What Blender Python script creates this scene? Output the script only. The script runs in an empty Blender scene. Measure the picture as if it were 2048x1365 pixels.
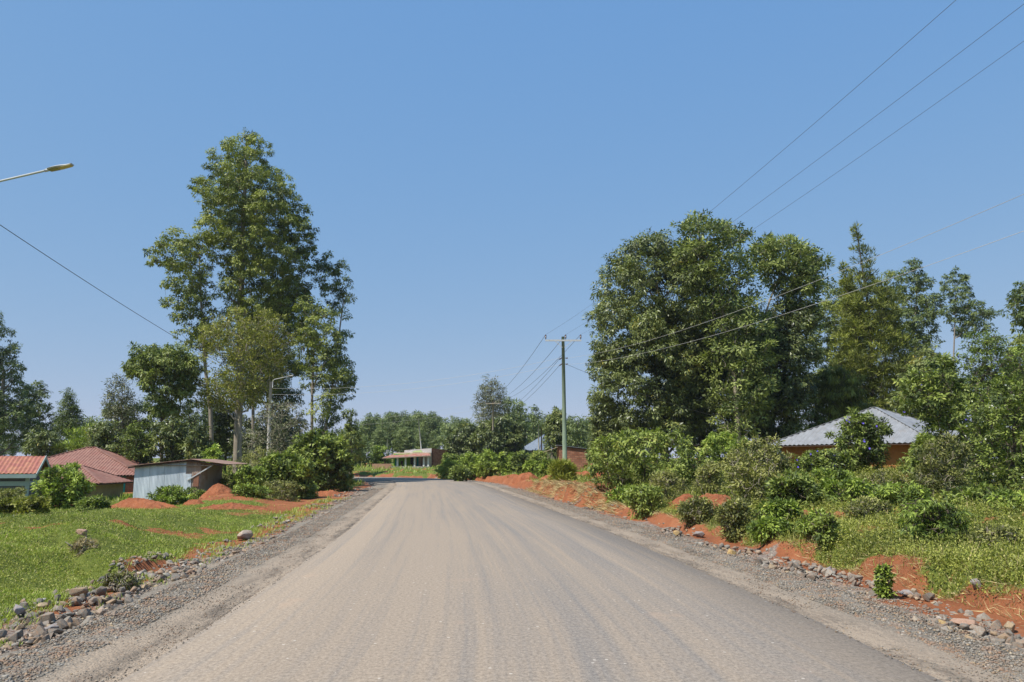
import bpy, math
import numpy as np
from mathutils import Matrix

# ------------------------------------------------------------------ camera, sky, sun
F = 1593.0; HOR = 925.0; PITCH = math.atan((HOR-682.5)/F); CH = 1.8
scn = bpy.context.scene
cd = bpy.data.cameras.new("camera"); cam = bpy.data.objects.new("camera", cd); scn.collection.objects.link(cam)
cd.sensor_width = 36.0; cd.lens = F/2048*36.0; cd.clip_start = 0.1; cd.clip_end = 12000
cam.location = (0, 0, CH); cam.rotation_euler = (math.pi/2+PITCH, 0, 0)
scn.camera = cam
SUN_EL = math.radians(56); SUN_AZ = math.radians(-124)      # azimuth from +Y, clockwise
w = bpy.data.worlds.new("World"); scn.world = w; w.use_nodes = True
nt = w.node_tree; bg = nt.nodes["Background"]
sky = nt.nodes.new("ShaderNodeTexSky"); sky.sky_type = 'NISHITA'; sky.sun_disc = False
sky.sun_elevation = SUN_EL; sky.sun_rotation = SUN_AZ; sky.altitude = 1500; sky.air_density = 1.0
sky.dust_density = 0.8; sky.ozone_density = 2.0
sep = nt.nodes.new("ShaderNodeSeparateColor"); cmb = nt.nodes.new("ShaderNodeCombineColor")   # the camera's flat tone curve, per channel
nt.links.new(sky.outputs[0], sep.inputs[0])
for ch, (g_, k_) in enumerate(((.58, 1.36), (.30, 2.36), (.06, 4.75))):
    pw = nt.nodes.new("ShaderNodeMath"); pw.operation = 'POWER'; pw.inputs[1].default_value = g_
    ml = nt.nodes.new("ShaderNodeMath"); ml.operation = 'MULTIPLY'; ml.inputs[1].default_value = k_
    nt.links.new(sep.outputs[ch], pw.inputs[0]); nt.links.new(pw.outputs[0], ml.inputs[0]); nt.links.new(ml.outputs[0], cmb.inputs[ch])
nt.links.new(cmb.outputs[0], bg.inputs[0]); bg.inputs[1].default_value = 0.105
sl = bpy.data.lights.new("sun", 'SUN'); sl.energy = 5.0; sl.angle = math.radians(0.53); sl.color = (1.0, 0.955, 0.88)
sun = bpy.data.objects.new("sun", sl); scn.collection.objects.link(sun)
from mathutils import Vector
sd = Vector((math.sin(SUN_AZ)*math.cos(SUN_EL), math.cos(SUN_AZ)*math.cos(SUN_EL), math.sin(SUN_EL)))
sun.rotation_euler = sd.to_track_quat('Z', 'Y').to_euler(); sun.location = (-40, -20, 60)
scn.view_settings.view_transform = 'Standard'; scn.view_settings.look = 'None'
scn.view_settings.exposure = 0.30; scn.view_settings.gamma = 1.0
scn.cycles.max_bounces = 5; scn.cycles.diffuse_bounces = 3; scn.cycles.glossy_bounces = 2
scn.cycles.transmission_bounces = 3; scn.cycles.transparent_max_bounces = 4

# ------------------------------------------------------------------ helpers
C = scn.collection
CP, SP = math.cos(PITCH), math.sin(PITCH)
def at(px, py, Y):
    a = (px-1024)/F; b = (682.5-py)/F
    t = Y/(CP-SP*b)
    return np.array([a*t, Y, CH+(SP+CP*b)*t])
def onz(px, py, z):
    a = (px-1024)/F; b = (682.5-py)/F
    t = (z-CH)/(SP+CP*b)
    return np.array([a*t, (CP-SP*b)*t, z])
def rng(seed): return np.random.default_rng(seed)

def _h(ix, iy, s):
    n = (ix.astype(np.int64)*374761393 + iy.astype(np.int64)*668265263 + s*974634777) & 0xffffffff
    n = ((n ^ (n >> 13))*1274126177) & 0xffffffff
    return ((n ^ (n >> 16)) & 0xffff)/65535.0
def vnoise(x, y, s=0):
    x = np.asarray(x, float); y = np.asarray(y, float)
    ix = np.floor(x); iy = np.floor(y); fx = x-ix; fy = y-iy
    fx = fx*fx*(3-2*fx); fy = fy*fy*(3-2*fy)
    a = _h(ix, iy, s); b = _h(ix+1, iy, s); c = _h(ix, iy+1, s); d = _h(ix+1, iy+1, s)
    return (a*(1-fx)+b*fx)*(1-fy)+(c*(1-fx)+d*fx)*fy
def fbm(x, y, s=0, o=4):
    r = 0; a = .5; t = 0
    for k in range(o):
        r = r+a*vnoise(np.asarray(x)*2**k, np.asarray(y)*2**k, s+k*17); t += a; a *= .5
    return r/t
def sstep(a, b, x):
    t = np.clip((np.asarray(x)-a)/(b-a), 0, 1); return t*t*(3-2*t)

def mesh_np(name, V, Fq, attrs=None, smooth=False):
    """V (n,3), Fq (m,k) one face size; attrs: name -> (domain, array)"""
    me = bpy.data.meshes.new(name)
    V = np.ascontiguousarray(V, np.float32); Fq = np.ascontiguousarray(Fq, np.int32)
    m, k = Fq.shape
    me.vertices.add(len(V)); me.vertices.foreach_set("co", V.ravel())
    me.loops.add(m*k); me.loops.foreach_set("vertex_index", Fq.ravel())
    me.polygons.add(m); me.polygons.foreach_set("loop_start", np.arange(0, m*k, k, dtype=np.int32))
    me.update(calc_edges=True)
    if smooth: me.polygons.foreach_set("use_smooth", np.ones(m, bool))
    for an, (dom, arr) in (attrs or {}).items():
        at_ = me.attributes.new(an, 'FLOAT', dom); at_.data.foreach_set("value", np.ascontiguousarray(arr, np.float32))
    return me

def link(name, me, mat=None, parent=None, loc=None):
    o = bpy.data.objects.new(name, me); C.objects.link(o)
    if mat is not None and me is not None:
        for m_ in (mat if isinstance(mat, (list, tuple)) else [mat]): me.materials.append(m_)
    if parent is not None: o.parent = parent
    if loc is not None: o.location = [float(v) for v in loc]
    return o
def tag(o, label=None, cat=None, group=None, kind=None):
    if label: o['label'] = label
    if cat: o['category'] = cat
    if group: o['group'] = group
    if kind: o['kind'] = kind
    return o
def empty(name, loc, rz=0):
    o = bpy.data.objects.new(name, None); C.objects.link(o); o.location = [float(v) for v in loc]
    o.rotation_euler = (0, 0, rz); o.empty_display_size = .3
    return o

class MB:
    """collects simple shapes in quads (degenerate-free) into one mesh"""
    def __init__(s): s.v = []; s.f = []
    def add(s, V, Fs):
        b = len(s.v); s.v += [tuple(float(c) for c in p) for p in V]; s.f += [tuple(b+i for i in f) for f in Fs]; return s
    def box(s, x0, x1, y0, y1, z0, z1):
        V = [(x, y, z) for z in (z0, z1) for y in (y0, y1) for x in (x0, x1)]
        return s.add(V, [(0, 2, 3, 1), (4, 5, 7, 6), (0, 1, 5, 4), (2, 6, 7, 3), (0, 4, 6, 2), (1, 3, 7, 5)])
    def beam(s, a, b, w_, h_=None):
        a = Vector([float(c) for c in a]); b = Vector([float(c) for c in b]); h_ = h_ or w_
        d = (b-a).normalized(); u = Vector((0, 0, 1)) if abs(d.z) < .95 else Vector((1, 0, 0))
        r = d.cross(u).normalized(); u = r.cross(d)
        V = [p+r*(i*w_/2)+u*(j*h_/2) for p in (a, b) for j in (-1, 1) for i in (-1, 1)]
        return s.add(V, [(0, 2, 3, 1), (4, 5, 7, 6), (0, 1, 5, 4), (2, 6, 7, 3), (0, 4, 6, 2), (1, 3, 7, 5)])
    def prism(s, pts, d):
        """pts planar polygon (3d), extruded by vector d"""
        n = len(pts); P = [Vector([float(c) for c in p]) for p in pts]; d = Vector([float(c) for c in d])
        return s.add(P+[p+d for p in P], [tuple(range(n))[::-1], tuple(range(n, 2*n))]+[(i, (i+1) % n, (i+1) % n+n, i+n) for i in range(n)])
    def tube(s, pts, rad, n=8, cap=True):
        V, Fq = tube_np([pts], [rad], n); s.add(V, [tuple(int(i) for i in q) for q in Fq])
        if cap:
            b = len(s.v)-len(V); L = len(V)
            s.f.append(tuple(b+i for i in range(n))[::-1]); s.f.append(tuple(b+L-n+i for i in range(n)))
        return s
    def mesh(s, name, smooth=False):
        me = bpy.data.meshes.new(name); me.from_pydata(s.v, [], s.f); me.update()
        if smooth: me.polygons.foreach_set("use_smooth", np.ones(len(me.polygons), bool))
        return me
    def build(s, name, mat, parent=None, smooth=False, loc=None):
        return link(name, s.mesh(name, smooth), mat, parent, loc)

def tube_np(polys, rads, n=6):
    VV = []; FF = []; base = 0
    ang = np.arange(n)*2*np.pi/n
    for P, R in zip(polys, rads):
        P = np.asarray(P, float); k = len(P)
        R = np.full(k, R) if np.isscalar(R) else np.asarray(R, float)
        T = np.gradient(P, axis=0); T /= np.linalg.norm(T, axis=1)[:, None]+1e-9
        ref = np.array([1., 0, 0]) if abs(T[0, 0]) < .8 else np.array([0, 1., 0])
        A = np.cross(T, ref); A /= np.linalg.norm(A, axis=1)[:, None]+1e-9
        B = np.cross(T, A)
        ring = P[:, None, :]+R[:, None, None]*(np.cos(ang)[None, :, None]*A[:, None, :]+np.sin(ang)[None, :, None]*B[:, None, :])
        VV.append(ring.reshape(-1, 3))
        i = np.arange(k-1)[:, None]*n; j = np.arange(n)[None, :]; j2 = (j+1) % n
        q = np.stack([i+j, i+n+j, i+n+j2, i+j2], -1).reshape(-1, 4)+base
        FF.append(q); base += k*n
    return np.concatenate(VV), np.concatenate(FF)

# ------------------------------------------------------------------ materials
def mat(name, rough=.9, spec=.3):
    m = bpy.data.materials.new(name); m.use_nodes = True
    b = m.node_tree.nodes["Principled BSDF"]; b.inputs["Roughness"].default_value = rough
    b.inputs["Specular IOR Level"].default_value = spec
    return m, m.node_tree, b
def N(nt, t, **kw):
    n = nt.nodes.new(t)
    for k, v in kw.items():
        if k in n.inputs: n.inputs[k].default_value = v
        else: setattr(n, k, v)
    return n
def noise(nt, vec, scale, detail=4, rough=.6):
    n = nt.nodes.new("ShaderNodeTexNoise"); n.inputs["Scale"].default_value = scale
    n.inputs["Detail"].default_value = detail; n.inputs["Roughness"].default_value = rough
    if vec is not None: nt.links.new(vec, n.inputs["Vector"])
    return n.outputs[0]
def ramp(nt, fac, stops, interp='LINEAR'):
    r = nt.nodes.new("ShaderNodeValToRGB"); r.color_ramp.interpolation = interp
    e = r.color_ramp.elements
    while len(e) > 1: e.remove(e[-1])
    for i, (p_, c) in enumerate(stops):
        el = e[0] if i == 0 else e.new(p_)
        el.position = p_; el.color = (c, c, c, 1) if np.isscalar(c) else (*c, 1)
    nt.links.new(fac, r.inputs[0]); return r.outputs[0]
def mix(nt, fac, a, b, mode='MIX'):
    m = nt.nodes.new("ShaderNodeMix"); m.data_type = 'RGBA'; m.blend_type = mode; m.clamp_factor = True
    for s_, v in ((0, fac), (6, a), (7, b)):
        if isinstance(v, bpy.types.NodeSocket): nt.links.new(v, m.inputs[s_])
        elif s_ == 0: m.inputs[0].default_value = v
        else: m.inputs[s_].default_value = (*v, 1)
    return m.outputs[2]
def math_(nt, op, a, b=None, clamp=False):
    m = nt.nodes.new("ShaderNodeMath"); m.operation = op; m.use_clamp = clamp
    for i, v in enumerate((a, b)):
        if v is None: continue
        if isinstance(v, bpy.types.NodeSocket): nt.links.new(v, m.inputs[i])
        else: m.inputs[i].default_value = v
    return m.outputs[0]
def texco(nt, out="Object", scale=None, loc=None):
    t = nt.nodes.new("ShaderNodeTexCoord").outputs[out]
    if scale is None: return t
    mp = nt.nodes.new("ShaderNodeMapping"); mp.inputs["Scale"].default_value = scale
    if loc: mp.inputs["Location"].default_value = loc
    nt.links.new(t, mp.inputs[0]); return mp.outputs[0]
def bump(nt, b, h, strength=.5, dist=.02):
    n = nt.nodes.new("ShaderNodeBump"); n.inputs["Strength"].default_value = strength; n.inputs["Distance"].default_value = dist
    nt.links.new(h, n.inputs["Height"]); nt.links.new(n.outputs[0], b.inputs["Normal"])
def attr(nt, name):
    a = nt.nodes.new("ShaderNodeAttribute"); a.attribute_name = name; return a.outputs["Fac"]

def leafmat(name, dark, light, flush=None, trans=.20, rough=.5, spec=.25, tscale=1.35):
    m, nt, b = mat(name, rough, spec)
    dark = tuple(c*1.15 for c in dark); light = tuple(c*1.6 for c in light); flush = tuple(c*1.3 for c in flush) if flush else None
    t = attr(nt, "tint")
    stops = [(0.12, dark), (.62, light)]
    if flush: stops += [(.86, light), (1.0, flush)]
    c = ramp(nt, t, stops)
    nt.links.new(c, b.inputs["Base Color"])
    tr = N(nt, "ShaderNodeBsdfTranslucent")
    tc = mix(nt, 1.0, c, (tscale, tscale*1.12, tscale*.6), 'MULTIPLY')
    nt.links.new(tc, tr.inputs[0])
    ms = N(nt, "ShaderNodeMixShader"); ms.inputs[0].default_value = trans
    nt.links.new(b.outputs[0], ms.inputs[1]); nt.links.new(tr.outputs[0], ms.inputs[2])
    nt.links.new(ms.outputs[0], nt.nodes["Material Output"].inputs[0])
    return m
def barkmat(name, a, b_, scale=3.0):
    m, nt, b = mat(name, .9, .15)
    v = texco(nt, "Object", (scale*3, scale*3, scale*.5))
    n = noise(nt, v, 1.0, 6, .7)
    nt.links.new(ramp(nt, n, [(.3, a), (.7, b_)]), b.inputs["Base Color"]); bump(nt, b, n, .6, .03)
    return m
def plain(name, col, rough=.7, var=.25, scale=6, spec=.3, dirt=None):
    m, nt, b = mat(name, rough, spec)
    v = texco(nt)
    n = noise(nt, v, scale, 6, .7)
    d = tuple(c*(1-var) for c in col); l = tuple(min(1, c*(1+var)) for c in col)
    c = ramp(nt, n, [(.3, d), (.7, l)])
    if dirt:
        n2 = noise(nt, v, scale*.35, 5, .7)
        c = mix(nt, ramp(nt, n2, [(.5, 0), (.68, 1)]), c, dirt)
    nt.links.new(c, b.inputs["Base Color"]); bump(nt, b, n, .25, .01)
    return m

M = {}
# foliage
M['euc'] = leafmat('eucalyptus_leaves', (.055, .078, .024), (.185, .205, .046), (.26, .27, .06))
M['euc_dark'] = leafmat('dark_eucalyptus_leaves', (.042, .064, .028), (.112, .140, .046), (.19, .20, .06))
M['mango'] = leafmat('mango_leaves', (.040, .055, .024), (.130, .150, .046), (.29, .25, .05), trans=.18, rough=.42, spec=.4)
M['pinnate'] = leafmat('pinnate_leaves', (.052, .080, .026), (.185, .212, .060), (.27, .27, .07))
M['feathery'] = leafmat('feathery_leaves', (.085, .10, .022), (.185, .20, .035), (.24, .25, .05))
M['yellow'] = leafmat('yellow_green_leaves', (.085, .095, .018), (.18, .185, .032), (.29, .25, .04))
M['bush'] = leafmat('bush_leaves', (.050, .072, .022), (.170, .205, .046), (.28, .29, .07))
M['bushlight'] = leafmat('light_bush_leaves', (.080, .115, .026), (.215, .270, .048), (.36, .36, .07))
M['bushgrey'] = leafmat('dusty_bush_leaves', (.065, .076, .028), (.205, .205, .062), (.27, .23, .12))
M['grey'] = leafmat('sparse_grey_leaves', (.07, .075, .045), (.14, .145, .075), (.17, .14, .10), trans=.15)
M['banana'] = leafmat('banana_leaves', (.06, .13, .025), (.17, .30, .05), (.27, .37, .08))
M['grass'] = leafmat('grass_blades', (.090, .115, .022), (.205, .250, .040), (.37, .32, .13), trans=.25)
M['weed'] = leafmat('weed_leaves', (.075, .092, .022), (.235, .245, .048), (.38, .33, .14))
M['far'] = leafmat('far_leaves', (.055, .080, .036), (.135, .165, .060), (.19, .21, .07))
M['dry'] = leafmat('dry_grass', (.16, .12, .06), (.34, .27, .13), (.45, .38, .2), trans=.15)
M['flower'] = plain('purple_petals', (.13, .09, .55), .6, .2)
M['white_flower'] = plain('white_petals', (.62, .62, .52), .7, .15)
M['bark_grey'] = barkmat('pale_grey_bark', (.17, .14, .11), (.36, .31, .25))
M['bark_dark'] = barkmat('dark_bark', (.055, .045, .034), (.15, .12, .09))
M['bark_tan'] = barkmat('tan_bark', (.20, .17, .12), (.42, .37, .28))

# earth
def soilmat():
    m, nt, b = mat('ground_earth', .95, .12)
    v = texco(nt)
    n1 = noise(nt, v, .9, 6, .65); n2 = noise(nt, v, 6.0, 8, .75); n3 = noise(nt, v, 45.0, 4, .8)
    soil = ramp(nt, n1, [(.28, (.20, .070, .032)), (.55, (.33, .120, .052)), (.75, (.40, .19, .10))])
    soil = mix(nt, ramp(nt, n2, [(.35, .0), (.7, .55)]), soil, (.19, .075, .038))
    soil = mix(nt, ramp(nt, n3, [(.58, 0), (.72, .6)]), soil, (.50, .32, .20))
    gr = ramp(nt, n2, [(.3, (.07, .085, .022)), (.52, (.125, .155, .030)), (.72, (.20, .20, .050))])
    g = attr(nt, "grass")
    gm = math_(nt, 'ADD', g, math_(nt, 'MULTIPLY', math_(nt, 'SUBTRACT', n2, .5), 1.1))
    c = mix(nt, ramp(nt, gm, [(.42, 0), (.58, 1)]), soil, gr)
    q = attr(nt, "gravel")
    gv = ramp(nt, noise(nt, v, 28, 3, .7), [(.35, (.11, .09, .075)), (.5, (.25, .22, .19)), (.66, (.42, .38, .32))])
    qm = math_(nt, 'ADD', q, math_(nt, 'MULTIPLY', math_(nt, 'SUBTRACT', n2, .5), 1.4))
    c = mix(nt, ramp(nt, qm, [(.40, 0), (.62, .85)]), c, gv)
    nt.links.new(c, b.inputs["Base Color"])
    h = math_(nt, 'ADD', math_(nt, 'MULTIPLY', n2, 1.0), math_(nt, 'MULTIPLY', n3, .35))
    bump(nt, b, h, .9, .06)
    return m
M['ground'] = soilmat()
def heapmat():
    m, nt, b = mat('red_soil_heap', .95, .1)
    v = texco(nt)
    n1 = noise(nt, v, 1.6, 6, .7); n3 = noise(nt, v, 22.0, 5, .8)
    c = ramp(nt, n1, [(.3, (.22, .068, .030)), (.6, (.35, .125, .058))])
    c = mix(nt, ramp(nt, n3, [(.52, 0), (.66, .7)]), c, (.44, .25, .15))
    c = mix(nt, ramp(nt, n3, [(.3, .5), (.42, 0)]), c, (.16, .055, .028))
    nt.links.new(c, b.inputs["Base Color"]); bump(nt, b, math_(nt, 'ADD', n1, n3), .9, .06)
    return m
M['heap'] = heapmat()
def uvmap(nt, sx, sy, lx=0., ly=0.):
    t = nt.nodes.new("ShaderNodeUVMap").outputs[0]
    mp = nt.nodes.new("ShaderNodeMapping"); mp.inputs["Scale"].default_value = (sx, sy, 1); mp.inputs["Location"].default_value = (lx, ly, 0)
    nt.links.new(t, mp.inputs[0]); return mp.outputs[0]
def roadmat():
    m, nt, b = mat('dusty_asphalt', .82, .3)
    uv = nt.nodes.new("ShaderNodeUVMap").outputs[0]
    sp = nt.nodes.new("ShaderNodeSeparateXYZ"); nt.links.new(uv, sp.inputs[0]); u = sp.outputs[0]
    st1 = noise(nt, uvmap(nt, 1.0, .035), 1.0, 5, .6)
    st2 = noise(nt, uvmap(nt, 6.0, .07, 3, 1), 1.0, 4, .6)
    bl = noise(nt, uvmap(nt, .35, .12, 9, 4), 1.0, 5, .6)
    cross = noise(nt, uvmap(nt, 1.5, 9.0, 2, 7), 1.0, 4, .7)
    fine = noise(nt, uvmap(nt, 26, 18), 1.0, 5, .9)
    # dust: heavier on the left lane and along both edges
    lane = ramp(nt, math_(nt, 'MULTIPLY', math_(nt, 'ADD', u, 3.5), 1/7.0),
                [(0, .55), (.08, .85), (.32, .80), (.47, .70), (.60, .50), (.78, .44), (.92, .66), (1, .72)])
    d = math_(nt, 'ADD', lane, math_(nt, 'MULTIPLY', math_(nt, 'SUBTRACT', st1, .5), 1.1))
    d = math_(nt, 'ADD', d, math_(nt, 'MULTIPLY', math_(nt, 'SUBTRACT', st2, .5), 1.8))
    d = math_(nt, 'ADD', d, math_(nt, 'MULTIPLY', math_(nt, 'SUBTRACT', bl, .5), .7))
    d = math_(nt, 'ADD', d, math_(nt, 'MULTIPLY', math_(nt, 'SUBTRACT', cross, .5), .5), True)
    asph = mix(nt, ramp(nt, fine, [(.36, 0), (.64, 1)]), (.115, .102, .090), (.30, .262, .222))
    dust = mix(nt, ramp(nt, fine, [(.33, 0), (.62, 1)]), (.165, .128, .092), (.385, .308, .230))
    c = mix(nt, ramp(nt, d, [(.12, 0), (.88, 1)]), asph, dust)
    vor = nt.nodes.new("ShaderNodeTexVoronoi"); vor.inputs["Scale"].default_value = 1.0
    nt.links.new(uvmap(nt, 7, 7), vor.inputs["Vector"])
    sel = math_(nt, 'GREATER_THAN', noise(nt, uvmap(nt, 2.3, 2.3, 5, 5), 1.0, 2, .5), .56)
    speck = math_(nt, 'MULTIPLY', math_(nt, 'LESS_THAN', vor.outputs["Distance"], .11), sel)
    c = mix(nt, math_(nt, 'MULTIPLY', speck, .7), c, (.58, .52, .44))
    pk = noise(nt, uvmap(nt, .8, .5, 3, 8), 1.0, 3, .6)
    c = mix(nt, ramp(nt, pk, [(.66, 0), (.76, .3)]), c, (.45, .30, .20))
    nt.links.new(c, b.inputs["Base Color"])
    bump(nt, b, math_(nt, 'ADD', fine, math_(nt, 'MULTIPLY', cross, .6)), .45, .008)
    return m
M['road'] = roadmat()
def shouldermat():
    m, nt, b = mat('shoulder_gravel', .93, .15)
    uv = nt.nodes.new("ShaderNodeUVMap").outputs[0]
    sp = nt.nodes.new("ShaderNodeSeparateXYZ"); nt.links.new(uv, sp.inputs[0])
    u = math_(nt, 'ABSOLUTE', sp.outputs[0])
    wob = noise(nt, uvmap(nt, .9, .35), 1.0, 5, .65)
    st = noise(nt, uvmap(nt, 3.0, .5, 4, 2), 1.0, 5, .7)
    fine = noise(nt, uvmap(nt, 55, 55), 1.0, 3, .8); mid = noise(nt, uvmap(nt, 14, 10), 1.0, 5, .75)
    dirt = mix(nt, ramp(nt, fine, [(.32, 0), (.7, 1)]), (.27, .205, .145), (.42, .345, .265))
    vor = nt.nodes.new("ShaderNodeTexVoronoi"); nt.links.new(uvmap(nt, 38, 38), vor.inputs["Vector"]); vor.inputs["Scale"].default_value = 1.0
    grav = ramp(nt, vor.outputs["Color"], [(0, (.14, .12, .095)), (.5, (.28, .25, .205)), (1, (.44, .40, .33))])
    grav = mix(nt, ramp(nt, vor.outputs["Distance"], [(.25, 0), (.75, .75)]), grav, (.07, .06, .05))
    k = math_(nt, 'ADD', u, math_(nt, 'MULTIPLY', math_(nt, 'SUBTRACT', wob, .5), .9))
    k = math_(nt, 'ADD', k, math_(nt, 'MULTIPLY', math_(nt, 'SUBTRACT', mid, .5), .5))
    c = mix(nt, ramp(nt, math_(nt, 'MULTIPLY', math_(nt, 'SUBTRACT', k, 3.4), 1/1.6), [(.30, 0), (.60, .85)]), dirt, grav)
    c = mix(nt, ramp(nt, noise(nt, uvmap(nt, 1.1, .6, 7, 3), 1.0, 6, .7), [(.50, 0), (.64, .75)]), c, dirt)
    # spilled bitumen crumbs near the asphalt edge
    k2 = math_(nt, 'SUBTRACT', 1.0, math_(nt, 'MULTIPLY', math_(nt, 'SUBTRACT', u, 3.42), 1/.62), True)
    sp2 = math_(nt, 'MULTIPLY', math_(nt, 'ADD', k2, .25), ramp(nt, math_(nt, 'ADD', math_(nt, 'MULTIPLY', st, .6), math_(nt, 'MULTIPLY', mid, .4)), [(.44, 0), (.60, 1)]), True)
    c = mix(nt, math_(nt, 'MULTIPLY', sp2, .9), c, (.06, .053, .047))
    nt.links.new(c, b.inputs["Base Color"])
    h = math_(nt, 'ADD', math_(nt, 'MULTIPLY', vor.outputs["Distance"], -.5), mid)
    bump(nt, b, h, .9, .03)
    return m
M['shoulder'] = shouldermat()
def rockmat(name='rubble_rock', base=None):
    m, nt, b = mat(name, .85, .25)
    v = texco(nt)
    oi = nt.nodes.new("ShaderNodeObjectInfo").outputs["Random"]
    ra = attr(nt, "tint")
    r = math_(nt, 'FRACT', math_(nt, 'ADD', oi, ra))
    c = ramp(nt, r, base or [(0, (.15, .135, .115)), (.3, (.27, .25, .21)), (.5, (.24, .19, .145)), (.7, (.36, .335, .285)), (.85, (.32, .22, .14)), (.95, (.44, .34, .21)), (1.0, (.48, .45, .40))])
    n = noise(nt, v, 14, 6, .75); n2 = noise(nt, v, 4, 4, .6)
    c = mix(nt, ramp(nt, n, [(.35, .55), (.62, 0)]), c, (.09, .082, .07))
    c = mix(nt, ramp(nt, n2, [(.48, 0), (.66, .7)]), c, (.30, .17, .10))
    nt.links.new(c, b.inputs["Base Color"]); bump(nt, b, n, .5, .02)
    return m
M['rock'] = rockmat()
M['rock_pink'] = rockmat('pinkish_rock', [(0, (.42, .25, .17)), (1, (.48, .32, .24))])
M['rock_grey'] = rockmat('grey_rock', [(0, (.30, .28, .27)), (1, (.34, .32, .31))])
M['rock_yellow'] = rockmat('ochre_rock', [(0, (.55, .36, .12)), (1, (.50, .36, .16))])
M['rock_tan'] = rockmat('tan_rock', [(0, (.52, .40, .29)), (1, (.46, .37, .29))])
def sheet(name, a, b_, rust=None, rough=.45, metal=.35, amount=(.5, .7), scale=1.2):
    m, nt, b = mat(name, rough, .5); b.inputs["Metallic"].default_value = metal
    v = texco(nt); n = noise(nt, v, scale, 6, .7); n2 = noise(nt, texco(nt, "Object", (3, 3, .4)), 1.0, 4, .6)
    c = ramp(nt, n2, [(.3, a), (.7, b_)])
    if rust: c = mix(nt, ramp(nt, n, [(amount[0], 0), (amount[1], .9)]), c, rust)
    nt.links.new(c, b.inputs["Base Color"]); return m
M['tin_blue'] = sheet('blue_grey_tin', (.40, .46, .51), (.68, .74, .79), (.42, .40, .38), .5, .10, (.58, .75))
M['tin_rusty'] = sheet('rusty_tin', (.30, .22, .17), (.42, .34, .27), (.22, .10, .06), .75, .1)
M['tin_roof_rust'] = sheet('rust_roof_tin', (.20, .12, .09), (.33, .22, .17), (.24, .10, .06), .75, .1)
M['tin_red'] = sheet('red_roof_tin', (.24, .070, .050), (.37, .135, .095), (.40, .18, .09), .65, .05, (.45, .62), 2.5)
M['tin_faded'] = sheet('faded_red_roof_tin', (.21, .095, .070), (.33, .175, .130), (.30, .12, .09), .65, .15)
M['shoproof'] = sheet('rusty_red_veranda_tin', (.24, .06, .04), (.42, .15, .10), (.34, .24, .18), .8, .05, (.45, .6), 1.5)
M['tin_silver'] = sheet('silver_roof_tin', (.19, .195, .20), (.285, .29, .30), (.22, .19, .16), .5, .1, (.55, .8))
M['tin_bluefar'] = sheet('blue_roof_tin', (.13, .16, .21), (.19, .23, .28), None, .5, .2)
def brickmat(name, c1, c2, mortar, sc=1.0):
    m, nt, b = mat(name, .92, .15)
    tc = nt.nodes.new("ShaderNodeTexCoord").outputs["Object"]
    sp = nt.nodes.new("ShaderNodeSeparateXYZ"); nt.links.new(tc, sp.inputs[0])
    cb = nt.nodes.new("ShaderNodeCombineXYZ"); nt.links.new(math_(nt, 'ADD', sp.outputs[0], sp.outputs[1]), cb.inputs[0]); nt.links.new(sp.outputs[2], cb.inputs[1])
    br = nt.nodes.new("ShaderNodeTexBrick"); nt.links.new(cb.outputs[0], br.inputs["Vector"])
    br.inputs["Color1"].default_value = (*c1, 1); br.inputs["Color2"].default_value = (*c2, 1); br.inputs["Mortar"].default_value = (*mortar, 1)
    br.inputs["Scale"].default_value = 1.0/sc; br.inputs["Brick Width"].default_value = .26; br.inputs["Row Height"].default_value = .105
    br.inputs["Mortar Size"].default_value = .014; br.inputs["Mortar Smooth"].default_value = .2
    n = noise(nt, tc, 2.5, 5, .7)
    c = mix(nt, ramp(nt, n, [(.4, 0), (.7, .5)]), br.outputs[0], tuple(x*.5 for x in c1))
    nt.links.new(c, b.inputs["Base Color"]); bump(nt, b, br.outputs["Fac"], -.6, .01)
    return m
M['brick'] = brickmat('red_brick', (.42, .17, .095), (.30, .11, .065), (.22, .13, .09))
M['brick_pale'] = brickmat('pale_brick', (.48, .27, .17), (.38, .19, .12), (.40, .30, .22), 1.3)
M['brick_far'] = brickmat('far_brick', (.48, .23, .145), (.27, .10, .06), (.20, .12, .09), 1.6)
M['mud'] = plain('khaki_mud_plaster', (.34, .26, .14), .95, .15, 2.5, .1, (.27, .17, .10))
M['mud_orange'] = plain('orange_mud_plaster', (.46, .19, .065), .95, .12, 2.5, .1, (.36, .14, .05))
M['grey_wall'] = plain('dark_grey_render', (.13, .13, .14), .9, .12, 3, .15)
M['green_trim'] = plain('pale_green_trim', (.36, .44, .40), .7, .12, 4)
M['wood'] = plain('weathered_wood', (.30, .24, .18), .85, .25, 12, .15)
M['wood_dark'] = plain('dark_wood', (.09, .06, .045), .85, .25, 12, .15)
M['shutter'] = plain('brown_shutter', (.25, .12, .075), .8, .2, 8, .2)
M['dark'] = plain('painted_interior_shade', (.025, .022, .02), .95, .2, 4, .1)  # near-black colour that paints the shade inside openings
M['curtain'] = plain('teal_curtain', (.16, .30, .29), .9, .2, 5, .1)
M['concrete'] = plain('concrete', (.40, .385, .35), .9, .15, 8, .2, (.25, .22, .18))
M['pole_green'] = barkmat('treated_green_pole', (.12, .165, .11), (.24, .29, .20), 2)
M['pole_brown'] = barkmat('weathered_pole', (.22, .19, .14), (.36, .31, .24), 2)
M['pole_pale'] = barkmat('pale_pole', (.36, .34, .31), (.52, .50, .46), 2)
M['metal'] = plain('galvanised_steel', (.50, .51, .50), .45, .1, 10, .5)
M['insul'] = plain('brown_porcelain', (.07, .04, .04), .3, .1, 10, .6)
M['wire'] = plain('wire', (.10, .10, .10), .6, .1)
M['wire_pale'] = plain('pale_wire', (.50, .49, .45), .5, .1)
M['lamp_top'] = plain('lamp_housing', (.46, .46, .45), .4, .08, 8, .5)
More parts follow.
